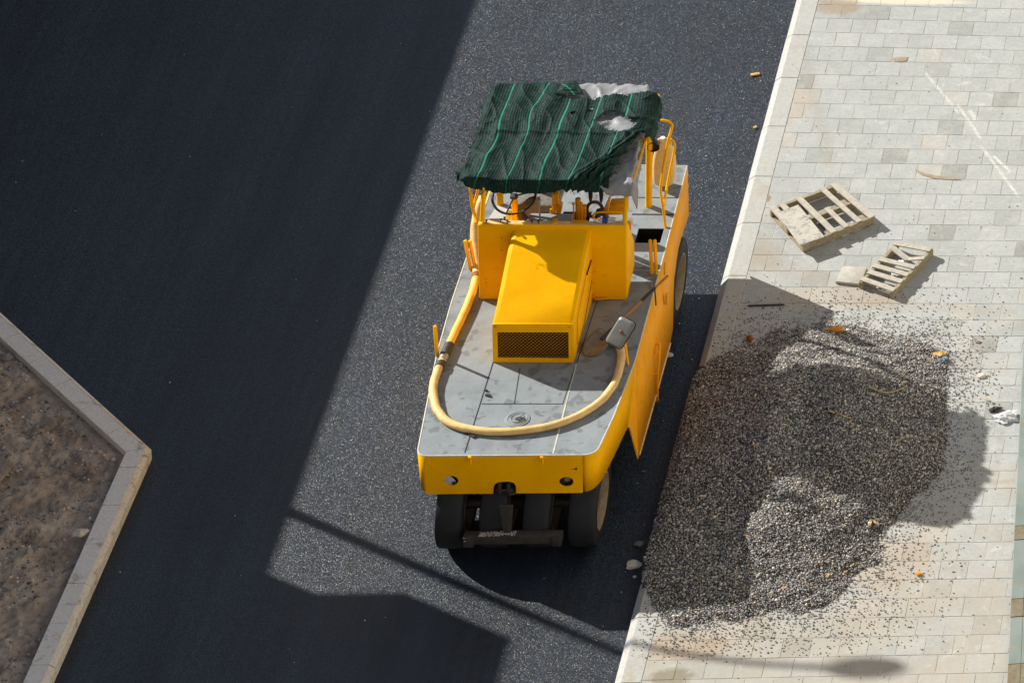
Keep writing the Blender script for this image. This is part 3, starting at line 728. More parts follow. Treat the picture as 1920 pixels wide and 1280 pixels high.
# instrument cowl (tall block)
bx0, bx1 = -2.335, -.725; by = 3.318
sp = [(by, 0), (3.80, .16), (3.78, .55), (3.40, 1.168), (by, 1.172)]
mb = MB(); mb.prism([(y, z+DZ+.003) for y, z in sp], 'x', bx0, bx1)
cowl = obj('instrument_cowl', mb, 'yellow_paint', roller, bevel=.022, seg=3)
mb = MB(); zt = DZ+1.176
mb.box(((bx0+bx1)/2, 3.362, zt+.001), (bx1-bx0-.06, .062, .004)); obj('cowl_ledge', mb, 'hose_cream', roller)
mb = MB(); mb.box((-1.25, 3.372, zt+.007), (.16, .07, .012)); obj('cowl_plate', mb, 'worn_yellow', roller, bevel=.003); mb = MB(); mb.box((-1.52, 3.375, zt+.012), (.05, .08, .03)); obj('cowl_plate', mb, 'worn_yellow', roller, bevel=.003)
for px, py in ((947, 408), (951, 417), (939, 414), (1009, 419), (997, 418), (912, 416)):
    p = G(px, py, zt+.02); mb = MB(); mb.lathe([(.001, .03), (.014, .028), (.014, .018), (.006, .014), (.006, -.02)], 12, (p.x, min(max(p.y, 3.345), 3.40), zt+.02)); obj('control_knob', mb, 'dark_steel', roller, smooth=True)
mb = MB()
for px, py in ((941, 446), (941, 469), (912, 522), (912, 530), (1115, 509), (1114, 531), (1119, 557), (1113, 552)):
    p = GY(px, py, by); mb = MB(); mb.lathe([(.001, -.006), (.011, -.006), (.013, 0)], 12, (p.x, by, p.z), 'y'); obj('bolt', mb, 'worn_yellow', cowl, smooth=True)
# small lever on the cowl foot
p = G(1117, 566, DZ+.03); mb = MB(); mb.box((-1.03, 3.30, DZ+.04), (.1, .03, .03)); mb.tube([(-1.06, 3.29, DZ+.05), (-.93, 3.29, DZ+.055)], .012, 8); obj('lever', mb, 'worn_yellow', roller, bevel=.004)
# steering wheel, column, seat, panels
sw = Vector((-2.02, 3.72, 2.83)); tilt = Matrix.Rotation(math.radians(28), 3, 'X')
mb = MB(); ringp = [sw+tilt@Vector((.23*math.cos(a), .23*math.sin(a), 0)) for a in np.linspace(0, 2*pi, 37)]
mb.tube(ringp, .014, 8, caps=False)
stw = obj('steering_wheel', mb, 'black_plastic', roller, smooth=True)
mb = MB()
for a in (.3, 2.4, 4.5): mb.tube([sw, sw+tilt@Vector((.23*math.cos(a), .23*math.sin(a), 0))], .011, 8)
mb.lathe([(.001, .02), (.04, .015), (.045, -.02), (.001, -.03)], 16, tuple(sw)); obj('spoke', mb, 'dark_steel', stw, smooth=True)
mb = MB(); mb.tube([sw, (-2.02, 3.95, DZ)], .035, 12); obj('steering_column', mb, 'yellow_paint', roller, smooth=True)
mb = MB(); mb.prism([(3.50, 2.45), (3.52, 2.60), (3.80, 2.50), (3.78, 2.35)], 'x', -1.86, -1.40); obj('instrument_panel', mb, 'grey_tarp', roller, bevel=.01)
mb = MB(); mb.box((-1.95, 4.75, DZ+.40), (.5, .5, .12)); mb.box((-1.95, 5.0, DZ+.7), (.5, .1, .5)); seat = obj('seat', mb, 'stone_grey', roller, bevel=.04, seg=3)
mb = MB(); mb.box((-1.95, 4.75, DZ+.17), (.35, .35, .33)); obj('seat_base', mb, 'dark_steel', roller, bevel=.01)
mb = MB(); mb.box((-.98, 3.95, DZ+.62), (.34, .2, .012)); mb.box((-.98, 4.05, DZ+.31), (.34, .02, .6)); obj('side_bracket', mb, 'worn_yellow', roller, bevel=.004)
mb = MB(); mb.tube([(-1.12, 3.62, DZ+.95), (-1.12, 3.60, DZ+1.13), (-.80, 3.60, DZ+1.13), (-.80, 3.62, DZ+.95)], .012, 8, smooth=4); obj('guard_rail', mb, 'yellow_paint', roller, smooth=True)
mb = MB(); mb.tube([(-1.13, 3.85, DZ+.05), (-1.13, 3.80, DZ+.9), (-1.08, 3.72, DZ+1.05), (-1.0, 3.7, DZ+.95), (-.95, 3.75, DZ+.8)], .03, 10, smooth=5); obj('air_duct', mb, 'dark_steel', roller, smooth=True)
for i, (x, y, h_) in enumerate(((-1.36, 3.62, 1.25), (-1.31, 3.64, 1.20), (-1.27, 3.60, 1.28), (-1.72, 3.58, 1.33))):
    mb = MB(); mb.tube([(x, y+.08, DZ), (x, y, DZ+h_)], .009, 8); mb.lathe([(.001, .02), (.014, .012), (.018, 0), (.014, -.012), (.001, -.02)], 12, (x, y, DZ+h_)); obj('control_lever', mb, 'worn_yellow' if i < 3 else 'galvanised', roller, smooth=True)
mb = MB(); mb.tube([(-1.33, 3.8, DZ), (-1.33, 3.72, DZ+1.25)], .032, 10); mb.box((-1.29, 3.70, DZ+1.06), (.1, .06, .2)); obj('valve_block', mb, 'worn_yellow', roller, bevel=.006)
def gpoly(name, l, y, th_, mat, par=None, bev=.004):
    q = [GY(a, b, y) for a, b in l]; mb = MB(); mb.prism([(p.x, p.z) for p in q], 'y', y, y+th_); return obj(name, mb, mat, par or roller, bevel=bev)
gpoly('dash_board', [(986, 374), (1012, 368), (1013, 416), (1000, 416), (984, 400)], 3.95, .03, 'stone_grey')
gpoly('fender_plate', [(969, 388), (985, 376), (1004, 370), (1000, 378), (985, 390), (978, 402), (981, 412), (990, 418), (975, 418), (969, 405)], 3.75, .05, 'dark_steel', bev=.01)
gpoly('valve_stack', [(1034, 366), (1046, 366), (1046, 384), (1053, 388), (1051, 402), (1046, 418), (1037, 418), (1035, 398)], 3.85, .10, 'worn_yellow', bev=.012)
for a, b in (((1040, 385), (1036, 418)), ((1046, 388), (1044, 418)), ((1033, 392), (1033, 418))):
    mb = MB(); mb.tube([GY(*a, 3.8), GY(*b, 3.8)], .012, 8); obj('control_rod', mb, 'worn_yellow', roller, smooth=True)
gpoly('bracket_box', [(1143, 384), (1175, 382), (1176, 403), (1128, 404), (1134, 398), (1140, 396)], 3.95, .12, 'worn_yellow', bev=.01)
gpoly('cable_mount', [(1141, 372), (1145, 372), (1140, 400), (1128, 402), (1134, 388)], 3.80, .05, 'worn_yellow', bev=.01)
for a in (1106, 1126): gpoly('hanging_strap', [(a-4, 356), (a+5, 356), (a+4, 374), (a+1, 386), (a-2, 376)], 4.0, .05, 'black_plastic', bev=.006)
mb = MB(); c0_ = GY(1115, 393, 3.8); mb.tube([c0_+Vector((.085*math.cos(a), 0, .12*math.sin(a))) for a in np.linspace(0, 2*pi, 25)], .02, 8, caps=False); obj('pipe_loop', mb, 'dark_steel', roller, smooth=True)
mb = MB(); fm = [G(916, 411, DZ+.004), G(953, 411, DZ+.004), G(951, 388, DZ+.004), G(932, 386, DZ+.004)]
mb.add([(p.x, p.y, DZ+.002) for p in fm]+[(p.x, p.y, DZ+.014) for p in fm], [(0, 1, 2, 3), (4, 5, 6, 7), (0, 1, 5, 4), (1, 2, 6, 5), (2, 3, 7, 6), (3, 0, 4, 7)]); obj('floor_mat', mb, 'concrete', roller)
# canopy frame
CZ = 3.19
px_posts = [((-2.29, 3.355), DZ+1.2), ((-.755, 3.355), DZ+1.2), ((-.79, 5.06), DZ), ((-2.45, 5.06), DZ)]
for i, ((x, y), z0) in enumerate(px_posts):
    mb = MB(); r_ = .026 if i < 2 else .038; mb.tube([(x, y, z0), (x, y+(.13 if i < 2 else .05), CZ)], r_, 12); obj('canopy_post', mb, 'yellow_paint', roller, smooth=True)
cx0, cx1, cy0, cy1 = -2.44, -.71, 3.49, 5.22
mb = MB()
for a, b in (((cx0, cy0), (cx1, cy0)), ((cx1, cy0), (cx1, cy1)), ((cx1, cy1), (cx0, cy1)), ((cx0, cy1), (cx0, cy0)), ((cx0, 4.35), (cx1, 4.35))):
    mb.tube([(a[0], a[1], CZ), (b[0], b[1], CZ)], .018, 8)
obj('canopy_frame', mb, 'worn_yellow', roller, smooth=True)
# handrails
def rail(pts, r=.017, mat='yellow_paint'):
    mb = MB(); mb.tube(pts, r, 10, smooth=5); return obj('handrail', mb, mat, roller, smooth=True)
def gy(l): return [GY(a, b, y) for a, b, y in l]
A_ = [(1236, 226, 5.22), (1243, 226, 5.22), (1255, 229, 5.22), (1260, 236, 5.2), (1257, 250, 5.15), (1253, 264, 5.1), (1245, 310, 5.0), (1239.5, 346, 4.88), (1239, 362, 4.84), (1242, 380, 4.78)]
pts = gy(A_)+[Vector((-.53, 4.66, DZ))]; rail(pts)
B_ = [(1252, 262, 5.3), (1260, 263, 5.3), (1265, 272, 5.28), (1263, 289, 5.24), (1253, 337, 5.1), (1246, 377, 4.9), (1243, 392, 4.80)]
rail(gy(B_), .015)
rail([GY(882, 352, 3.6), GY(884, 375, 3.55), GY(889, 400, 3.5), GY(893, 416, 3.42)], .018); rail([GY(897, 352, 3.75), GY(892, 372, 3.7), GY(888, 390, 3.62)], .016)
# marker rods
def channel(a, b, wd, name='marker_bar', dbl=False):
    mb = MB(); a = Vector(a); b = Vector(b); mb.tube([a, b], wd, 4)
    if dbl: mb.tube([a+Vector((.05, .0, 0)), b+Vector((.05, 0, 0))], wd, 4); mb.box(((a+b)/2+Vector((.025, 0, -.2)))[:], (.05, .012, .02))
    return obj(name, mb, 'yellow_paint', roller, bevel=.002)
channel((-2.575, 2.33, DZ-.02), GY(815.5, 611, 2.33), .022)
q = GY(872, 451, 3.85); channel((-2.53, 3.85, DZ), q, .021, dbl=True)
q = GY(1219, 450, 3.80); channel((-.535, 3.80, DZ), q, .021, dbl=True)
q = GY(1172, 640, 2.18); rod = channel((-.51, 2.18, DZ), q, .014, 'mirror_arm')
# mirror
mb = MB(); cq = q+Vector((-.04, 0, .14))
Rm_ = Matrix.Rotation(math.radians(-22), 3, 'Z')@Matrix.Rotation(math.radians(-38), 3, 'X')@Matrix.Rotation(math.radians(12), 3, 'Y')
def rrect(w_, h_, r_, n=5):
    out = []
    for cx_, cy_, a0 in ((w_/2-r_, h_/2-r_, 0), (-w_/2+r_, h_/2-r_, pi/2), (-w_/2+r_, -h_/2+r_, pi), (w_/2-r_, -h_/2+r_, 1.5*pi)):
        for i in range(n+1): a = a0+i*pi/2/n; out.append((cx_+r_*math.cos(a), cy_+r_*math.sin(a)))
    return out
o1 = rrect(.22, .34, .045); o2 = rrect(.17, .29, .04); n = len(o1)
vs_ = [cq+Rm_@Vector((a, 0, b)) for a, b in o1]+[cq+Rm_@Vector((a, -.028, b)) for a, b in o1]+[cq+Rm_@Vector((a, -.05, b)) for a, b in o2]
fs_ = [tuple(range(n))]+[(i, (i+1) % n, (i+1) % n+n, i+n) for i in range(n)]+[(i+n, (i+1) % n+n, (i+1) % n+2*n, i+2*n) for i in range(n)]+[tuple(range(2*n, 3*n))]
mb.add(vs_, fs_); mir = obj('mirror', mb, 'mirror_shell', roller, bevel=.004)
mb = MB(); ed = [cq+Rm_@Vector((a*1.02, -.012, b*1.01)) for a, b in o1]; mb.tube(ed+[ed[0]], .008, 6, caps=False); obj('mirror_rim', mb, 'black_plastic', mir, smooth=True)
mb = MB(); c_ = cq+Rm_@Vector((.01, -.052, .02)); mb.lathe([(.001, -.022), (.012, -.02), (.02, -.006), (.021, .004)], 16, (0, 0, 0), 'y')
mb.v = [tuple(c_+Rm_@Vector(v)) for v in mb.v]; obj('mirror_bolt', mb, 'rust', mir, smooth=True)
# scraper beam and fork in front of the tyres
p = [GY(870, 1004, .40), GY(1055, 1004, .40)]
zb_ = p[0].z; mb = MB(); mb.box(((p[0].x+p[1].x)/2, .40, zb_-.03), (p[1].x-p[0].x, .10, .13))
scr = obj('scraper_beam', mb, 'bar_steel', roller, bevel=.008)
mb = MB(); mb.box((p[1].x-.055, .36, zb_-.05), (.10, .05, .15)); obj('end_bracket', mb, 'dark_steel', scr, bevel=.005)
mb = MB(); mb.box((p[0].x+.055, .36, zb_-.05), (.11, .05, .15)); 0 and mb.box((p[1].x-.055, .36, zb_-.05), (.10, .05, .15))
for k in range(2): mb.lathe([(.001, -.02), (.018, -.02), (.02, 0)], 8, (p[0].x+.03, .335, zb_-.02-.07*k), 'y')
obj('end_bracket', mb, 'dark_steel', scr, bevel=.005)
bb = rng.uniform(0, 1, (240, 2)); q_ = np.stack([p[0].x+.16+bb[:, 0]*.38, .38+(bb[:, 1]-.5)*.07, np.full(240, zb_+.038)+np.maximum(0, .02-abs(bb[:, 0]-.75)*.04)], 1)
pg = pebbles('gravel_on_beam', q_, rng.uniform(.005, .011, 240), np.clip(rng.normal(.6, .2, 240), 0, 1), 'pebble', scr); pg['kind'] = 'stuff'
mb = MB(); mb.prism([(-1.545, 1.02), (-1.40, 1.02), (-1.415, .72), (-1.44, .50), (-1.49, .50), (-1.52, .75)], 'y', .38, .41)
obj('steering_fork', mb, 'bar_steel', roller, bevel=.006)
for a, b in (((-2.0, .97, .52), (-.8, .97, .52)), ((-2.2, 4.80, .55), (-.6, 4.80, .55))):
    mb = MB(); mb.tube([a, b], .07, 12); obj('axle', mb, 'dark_steel', roller, smooth=True)
# tyres
def wheel(x0_, x1_, yc, r, face=1):
    c_ = (x0_+x1_)/2; hw = (x1_-x0_)/2
    e = bpy.data.objects.new('wheel', None); e.empty_display_size = .1; COL.objects.link(e); e.parent = roller; e.location = (c_-RX, yc-RY, r)
    W_ = (c_, yc, r)
    prof = [(r*.60, -hw*.78), (r*.66, -hw*.92), (r*.78, -hw), (r*.90, -hw*.98), (r*.97, -hw*.88), (r*.992, -hw*.72), (r, -hw*.45), (r, hw*.45), (r*.992, hw*.72), (r*.97, hw*.88), (r*.90, hw*.98), (r*.78, hw), (r*.66, hw*.92), (r*.60, hw*.78)]
    mb = MB(); mb.lathe(prof, 56, W_, 'x'); obj('tyre', mb, 'rubber', e, smooth=True)
    mb = MB(); mb.lathe([(r*.60, -hw*.8), (r*.64, -hw*.93), (r*.62, -hw*.95), (r*.55, -hw*.70), (r*.53, hw*.25), (r*.55, hw*.70), (r*.62, hw*.97), (r*.655, hw*.96), (r*.60, hw*.8)], 48, W_, 'x')
    obj('rim', mb, 'rim_paint', e, smooth=True)
    mb = MB(); mb.lathe([(r*.535, hw*.22), (r*.46, hw*.30), (r*.30, hw*.36), (r*.26, hw*.62), (r*.10, hw*.66), (.001, hw*.66)], 32, W_, 'x')
    for k in range(8):
        a = k*pi/4; mb.lathe([(.001, hw*.48), (.02, hw*.48), (.022, hw*.3)], 8, (c_, yc+r*.38*math.cos(a), r+r*.38*math.sin(a)), 'x')
    obj('hub', mb, 'hub_dirt', e, smooth=True)
    return e
for a, b in ((-2.25, -1.955), (-1.79, -1.495), (-1.335, -1.04), (-.86, -.56)): wheel(a, b, .97, .525)
for a, b in ((-2.58, -2.28), (-2.16, -1.86), (-1.74, -1.44), (-1.32, -1.02), (-.68, -.378)): wheel(a, b, 4.80, .55)

# ------------------------------------------------------------ hose
hp = [(905, 368), (893, 405), (889, 440), (891, 475), (893.5, 505), (888, 540), (872, 582), (845, 640), (827, 680), (815, 710), (812, 735), (820, 768), (843, 792), (880, 804), (930, 809), (985, 806), (1040, 796), (1090, 776), (1130, 748), (1155, 712), (1165, 672), (1162, 650), (1150, 634)]
hz_ = []
for i, (a, b) in enumerate(hp):
    z = DZ+.045
    if i < 4: z += [.42, .30, .18, .07][i]
    hz_.append(G(a, b, z))
full = catmull(hz_, 8)
# keep clear of the cowl
hose = empty('water_hose', tuple(hz_[12]), 'long cream and yellow hose looped round the front deck of the road roller', 'hose')
i1 = 8*4+3; i2 = 8*8-3
for i_ in range(len(full)): full[i_] = full[i_]+Vector((.006*noise.noise(Vector((i_*.35, 0, 0))), .006*noise.noise(Vector((0, i_*.35, 4))), 0))
for seg_, mt_ in ((full[:i1+1], 'hose_cream'), (full[i1:i2+1], 'hose_yellow'), (full[i2:], 'hose_cream')):
    mb = MB(); mb.tube(seg_, .045, 16); obj('hose_length', mb, mt_, hose, smooth=True)
def coupling(i, ln, r, mt_):
    mb = MB(); mb.tube(full[i-ln:i+ln+1], r, 16); obj('coupling', mb, mt_, hose, smooth=True)
coupling(i2-2, 2, .054, 'dark_steel'); coupling(i2+1, 1, .05, 'galvanised'); coupling(i2+4, 1, .054, 'dark_steel'); coupling(i1, 1, .049, 'rust')
setp(hose)

# ------------------------------------------------------------ canopy tarpaulin and net
tz = CZ+.07
cov = []
nx, ny = 90, 90; vs = []; fs = []
rag = lambda s_: noise.fractal(Vector((s_*3.1, 1.3, 0)), .9, 2., 4)
for i in range(nx+1):
    for j in range(ny+1):
        u_ = i/nx; v_ = j/ny
        x = -2.42+u_*(1.80-.15*v_+.02*rag(v_*3)); yf_ = 3.40+.14*max(0, min(1, (.80-u_)/.10)); y = yf_+v_*((5.26 if u_ < .45 else 5.35)-yf_)+.04*rag(u_*7+9)*(v_ > .5)
        p_ = Vector((x, y, 0))
        z = tz-.05*math.sin(u_*pi)*math.sin(v_*2*pi)**2+.03*abs(noise.noise(p_*2.6+Vector((3, 0, 0))))*(.3+1.0*(u_ > .62))+.012*noise.noise(p_*9)-.02+.02*(1-abs(noise.noise(Vector((x*4-y*2, y*3+x*2, 9)))*2.4))**3
        if u_ > .955: z -= (.15+.10*rag(v_*6))*(u_-.955)/.045; x -= .45*(u_-.955)
        if y < 3.49: z -= (3.49-y)*1.3+.02*abs(noise.noise(p_*14))
        vs.append((x, y, z))
for i in range(nx):
    for j in range(ny): k = i*(ny+1)+j; fs.append((k, k+ny+1, k+ny+2, k+1))
me = bpy.data.meshes.new('tarpaulin'); me.from_pydata(vs, [], fs)
tarp = link('tarpaulin', me, 'grey_tarp', smooth=True, origin=(-1.55, 4.3, tz), angle=180)
sm = tarp.modifiers.new('s', 'SOLIDIFY'); sm.thickness = .004
setp(tarp, 'creased grey tarpaulin on the roller canopy, showing through the torn green net', 'tarpaulin')
def zp(l): return [tuple(G(840+a/4, 130+b/4, tz+.03).xy) for a, b in l]
net_out = zp([(400, 92), (440, 68), (500, 78), (590, 100), (640, 78), (700, 68), (760, 72), (800, 84), (845, 120), (835, 165), (810, 205), (900, 212), (1000, 225), (1080, 222), (1160, 205), (1290, 192), (1420, 180), (1500, 165), (1570, 168), (1615, 210), (1612, 260), (1590, 330), (1580, 400), (1560, 460), (1520, 492), (1455, 500), (1400, 560), (1330, 640), (1260, 740), (1215, 830), (1190, 900), (1150, 935), (960, 948), (820, 930), (700, 945), (500, 955), (300, 940), (110, 890), (62, 840), (60, 780), (110, 705), (145, 640), (170, 560), (190, 490), (215, 420), (240, 340), (248, 260), (280, 220), (325, 120), (370, 108)])
hole1 = zp([(1095, 378), (1150, 340), (1200, 318), (1260, 312), (1310, 322), (1345, 365), (1425, 372), (1418, 400), (1375, 450), (1350, 462), (1290, 480), (1250, 465), (1180, 440), (1130, 410)])
hole2 = zp([(920, 330), (950, 318), (958, 338), (930, 346)]); hole3 = zp([(1040, 300), (1085, 288), (1080, 305), (1045, 312)])
def inp(poly, x, y):
    c_ = False; n = len(poly); j = n-1
    for i in range(n):
        if (poly[i][1] > y) != (poly[j][1] > y) and x < (poly[j][0]-poly[i][0])*(y-poly[i][1])/(poly[j][1]-poly[i][1])+poly[i][0]: c_ = not c_
        j = i
    return c_
st0 = G(926, 255, tz).x
da = Vector(G(840+960/4, 130+900/4, tz).xy); db = Vector(G(840+1520/4, 130+492/4, tz).xy); dd = (db-da).normalized(); dn = Vector((-dd.y, dd.x))
nx, ny = 340, 340; vs = []; fs = []; idx = {}; U = []; D_ = []; VV = []
for i in range(nx+1):
    for j in range(ny+1):
        x = -2.68+2.16*i/nx; y = 3.20+2.42*j/ny
        q_ = Vector((x, y, 0)); fr = .022*noise.fractal(q_*14, .8, 2., 4)+.008*noise.noise(q_*60)
        if not inp(net_out, x+fr, y-fr): continue
        if inp(hole1, x+fr, y+fr) or inp(hole2, x+fr*.5, y) or inp(hole3, x+fr*.5, y): continue
        z = tz+.034+.016*noise.noise(Vector((x*3, y*1.2, 2)))+.016*(1-abs(noise.noise(Vector((x*5+y*1.5, y*2.2-x, 5)))*2.2))**3+.006*noise.noise(q_*11)
        z += .012*math.sin((x+.08*math.sin(y*2.1))*2*pi/.335)*(1 if y > 3.5 else .5)
        # cross bar of the frame lifts a ridge
        z += .02*math.exp(-((y-4.35)/.03)**2)
        # bundled folds to the lower right
        r_ = Vector((x, y))-da; al = r_.dot(dd); ac = r_.dot(dn)
        bund = math.exp(-((ac+.03)/.13)**2)*(1 if -.3 < al < 1.2 else .0)
        z += bund*(.06+.05*math.sin(ac*85+4*noise.noise(q_*4))+.03*noise.noise(q_*14))
        de = 0.
        er = max(0, (x+.80)/.16) if y > 4.05 else 0; er = min(er, 1)
        z += er*.05*noise.noise(q_*8)-er*er*.10; 
        el = max(0, min(1, (-2.47-x)/.10)); z += el*(.05*noise.noise(q_*9)-.05*el)
        # left front corner lump
        c1 = math.exp(-(((x+2.50)/.14)**2+((y-3.42)/.12)**2)); z += c1*(.05+.06*noise.noise(q_*12))
        yy = y; xx = x
        if y < 3.49:         # hanging hem
            z -= (3.49-y)*.62; yy = 3.475-(3.49-y)*.14+.010*math.sin(x*16)+.008*noise.noise(q_*20)
        if y > 5.25 and x < -1.6: z -= (y-5.25)*.5
        if x > -.66 and y > 4.1: z -= (x+.66)*1.6; xx = x-(x+.66)*.3
        idx[i, j] = len(vs); vs.append((xx, yy, z))
        U.append(x-st0+.10*noise.noise(Vector((y*.9, 5.5, 0)))+.06*noise.noise(Vector((x*2.5, y*1.8, 7)))+bund*.3*ac)
        VV.append(y)
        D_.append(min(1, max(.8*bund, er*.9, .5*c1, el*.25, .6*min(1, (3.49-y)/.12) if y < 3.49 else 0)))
for (i, j), k in idx.items():
    if (i+1, j) in idx and (i, j+1) in idx and (i+1, j+1) in idx: fs.append((k, idx[i+1, j], idx[i+1, j+1], idx[i, j+1]))
me = bpy.data.meshes.new('shade_net'); me.from_pydata(vs, [], fs)
for nm, ar in (('u', U), ('dens', D_), ('vv', VV)): me.attributes.new(nm, 'FLOAT', 'POINT').data.foreach_set('value', ar)
net = link('shade_net', me, 'shade_net', smooth=True, origin=(-1.6, 4.3, tz), angle=180)
setp(net, 'torn dark green shade net with light green stripes draped over the roller canopy', 'shade net')
# folded-back flap at the rear edge and frayed threads belong to the net
fl = zp([(795, 190), (820, 155), (900, 95), (960, 98), (1005, 165), (1022, 205), (900, 200)])
cx_ = sum(a for a, b in fl)/len(fl); cy_ = sum(b for a, b in fl)/len(fl)
mb = MB(); K_ = 14; vv_ = [(cx_, cy_, tz+.085)]
for s_ in range(1, K_+1):
    for k in range(len(fl)*4):
        a = fl[k//4]; b = fl[(k//4+1) % len(fl)]; f_ = (k % 4)/4; ex = a[0]*(1-f_)+b[0]*f_; ey = a[1]*(1-f_)+b[1]*f_
        vv_.append((cx_+(ex-cx_)*s_/K_, cy_+(ey-cy_)*s_/K_, tz+.085-.03*(s_/K_)**2+.012*noise.noise(Vector((ex*6, ey*6, s_*.3)))))
n = len(fl)*4; ff = [(0, 1+k, 1+(k+1) % n) for k in range(n)]
for s_ in range(K_-1):
    for k in range(n): ff.append((1+s_*n+k, 1+s_*n+(k+1) % n, 1+(s_+1)*n+(k+1) % n, 1+(s_+1)*n+k))
me = bpy.data.meshes.new('net_flap'); me.from_pydata(vv_, [], ff)
me.attributes.new('u', 'FLOAT', 'POINT').data.foreach_set('value', [(v[0]-cx_)*.75+(v[1]-cy_)*.66+.02+(0.0) for v in vv_])
me.attributes.new('dens', 'FLOAT', 'POINT').data.foreach_set('value', [.0]*len(vv_)); me.attributes.new('vv', 'FLOAT', 'POINT').data.foreach_set('value', [v[1] for v in vv_])
link('net_flap', me, 'shade_net', net, True, angle=180)
mb = MB()
def thread(x, y, z, d, L):
    a = Vector((x, y, z)); b = a+Vector(d)*L*.5+Vector((rng.normal(0, .012), rng.normal(0, .012), .01)); c_ = b+Vector(d)*L*.5+Vector((rng.normal(0, .02), rng.normal(0, .02), -.01)); mb.tube([a, b, c_], .0022, 3)
for poly, sgn in ((hole1, -1), (net_out, 1)):
    for k in range(len(poly)):
        a = Vector(poly[k]); b = Vector(poly[(k+1) % len(poly)]); L = (b-a).length; nn = int(L/.012)
        for q_ in range(nn):
            p_ = a+(b-a)*rng.random(); 
            if poly is net_out and rng.random() < .6: continue
            nr = Vector(((b-a).y, -(b-a).x)).normalized()*(1 if sgn > 0 else -1)
            cc = Vector((-1.6, 4.3)) if poly is net_out else Vector((sum(h[0] for h in poly)/len(poly), sum(h[1] for h in poly)/len(poly)))
            o_ = (p_-cc).normalized()*sgn
            if p_.y < 3.40: thread(p_.x, 3.435, tz-.11, (rng.normal(0, .2), -.2, -1), rng.uniform(.01, .05))
            else: thread(p_.x, p_.y, tz+.025, (o_.x+rng.normal(0, .5), o_.y+rng.normal(0, .5), rng.uniform(-.3, .1)), rng.uniform(.008, .03))
setp(obj('frayed_threads', mb, 'net_thread', net), kind='stuff')

# ------------------------------------------------------------ things lying on the roller
# shovel
bl = G(1112, 650, DZ+.03); hd0 = G(1128, 648, DZ+.05); hd1 = G(1252, 517, DZ+.10)
sh = empty('shovel', tuple(bl), 'old shovel with a worn steel blade and wooden handle lying across the grey deck', 'shovel')
dirv = (hd1-hd0).normalized(); d2 = Vector((dirv.x, dirv.y, 0)).normalized(); nr = Vector((-d2.y, d2.x, 0))
tip = G(1100, 668, DZ+.012); vs = []; fs = []
for i in range(13):
    s_ = i/12; L = .40*s_; wv = .135*math.sqrt(max(0, 1-(1-min(1, s_*2.1))**2))*(1 if s_ < .75 else 1-(s_-.75)*.9)
    for k in range(9):
        t_ = k/4-1; c_ = tip+d2*L+nr*wv*t_; vs.append((c_.x, c_.y, DZ+.012+.035*t_*t_*min(1, s_*2)+.05*s_*s_))
for i in range(12):
    for k in range(8): a = i*9+k; fs.append((a, a+1, a+10, a+9))
mb = MB(); mb.add(vs, fs); b_ = obj('blade', mb, 'steel_blade', sh, smooth=True, angle=180); s = b_.modifiers.new('s', 'SOLIDIFY'); s.thickness = .004
st = tip+d2*.28; st.z = DZ+.05
mb = MB(); mb.tube([st, (st+(hd1-st)*.18)], [.022, .018], 12); obj('socket', mb, 'dark_steel', sh, smooth=True)
mb = MB(); mb.tube([st+(hd1-st)*.17, hd1], .015, 12); obj('handle', mb, 'handle_wood', sh, smooth=True)
mb = MB(); mb.tube([st+(hd1-st)*.60, st+(hd1-st)*.80], .019, 12); mb.tube([st+(hd1-st)*.80, st+(hd1-st)*.79+Vector((.03, -.08, -.06)), st+(hd1-st)*.79+Vector((.05, -.16, -.12))], .008, 8, smooth=3); obj('grip_wrap', mb, 'black_plastic', sh, smooth=True)
# jerry can
jb = G(1243, 356, DZ+.002); jc = empty('jerry_can', (jb.x, jb.y+.09, DZ), 'cream plastic canister standing behind the handrail at the rear of the deck', 'canister')
mb = MB(); secs = [(0, .35), (.015, .62), (.05, .86), (.12, 1.0), (.3, 1.04), (.45, 1.0), (.56, .86), (.64, .66), (.70, .42), (.74, .2)]; vs = []; fs = []; n = 28
for z, s_ in secs:
    for k in range(n):
        a = 2*pi*k/n; ca, sa = math.cos(a), math.sin(a); sx = math.copysign(abs(ca)**.8, ca); sy = math.copysign(abs(sa)**.8, sa)
        vs.append((jb.x+.128*s_*sx, jb.y+.09+.088*s_*sy, DZ+.004+z))
for i in range(len(secs)-1):
    for k in range(n): fs.append((i*n+k, i*n+(k+1) % n, (i+1)*n+(k+1) % n, (i+1)*n+k))
fs += [tuple(range(n))[::-1], tuple(range((len(secs)-1)*n, len(secs)*n))]
mb.add(vs, fs); obj('can_body', mb, 'can_plastic', jc, smooth=True, angle=70)
mb = MB(); mb.tube([(jb.x-.06, jb.y+.09, DZ+.64), (jb.x-.06, jb.y+.09, DZ+.74), (jb.x+.05, jb.y+.09, DZ+.74), (jb.x+.07, jb.y+.09, DZ+.66)], .016, 10, smooth=5); obj('can_handle', mb, 'can_plastic', jc, smooth=True)
mb = MB(); mb.lathe([(.001, .05), (.03, .05), (.032, .0)], 16, (jb.x-.02, jb.y+.09, DZ+.72)); obj('cap', mb, 'white_plastic', jc, smooth=True)
# dark spotlight hanging from the canopy corner
p = GY(1226, 272, 5.1); wl = empty('work_light', tuple(p), 'round black work light hanging under the rear right canopy corner', 'work light')
mb = MB(); mb.lathe([(.001, .06), (.05, .05), (.07, 0), (.072, -.05), (.066, -.05), (.05, -.02), (.001, -.01)], 20, (p.x, p.y, p.z), 'y'); obj('lamp_housing', mb, 'black_plastic', wl, smooth=True)
mb = MB(); mb.tube([p+Vector((0, .02, .05)), (p.x+.01, p.y+.04, CZ)], .01, 6); obj('bracket', mb, 'dark_steel', wl)
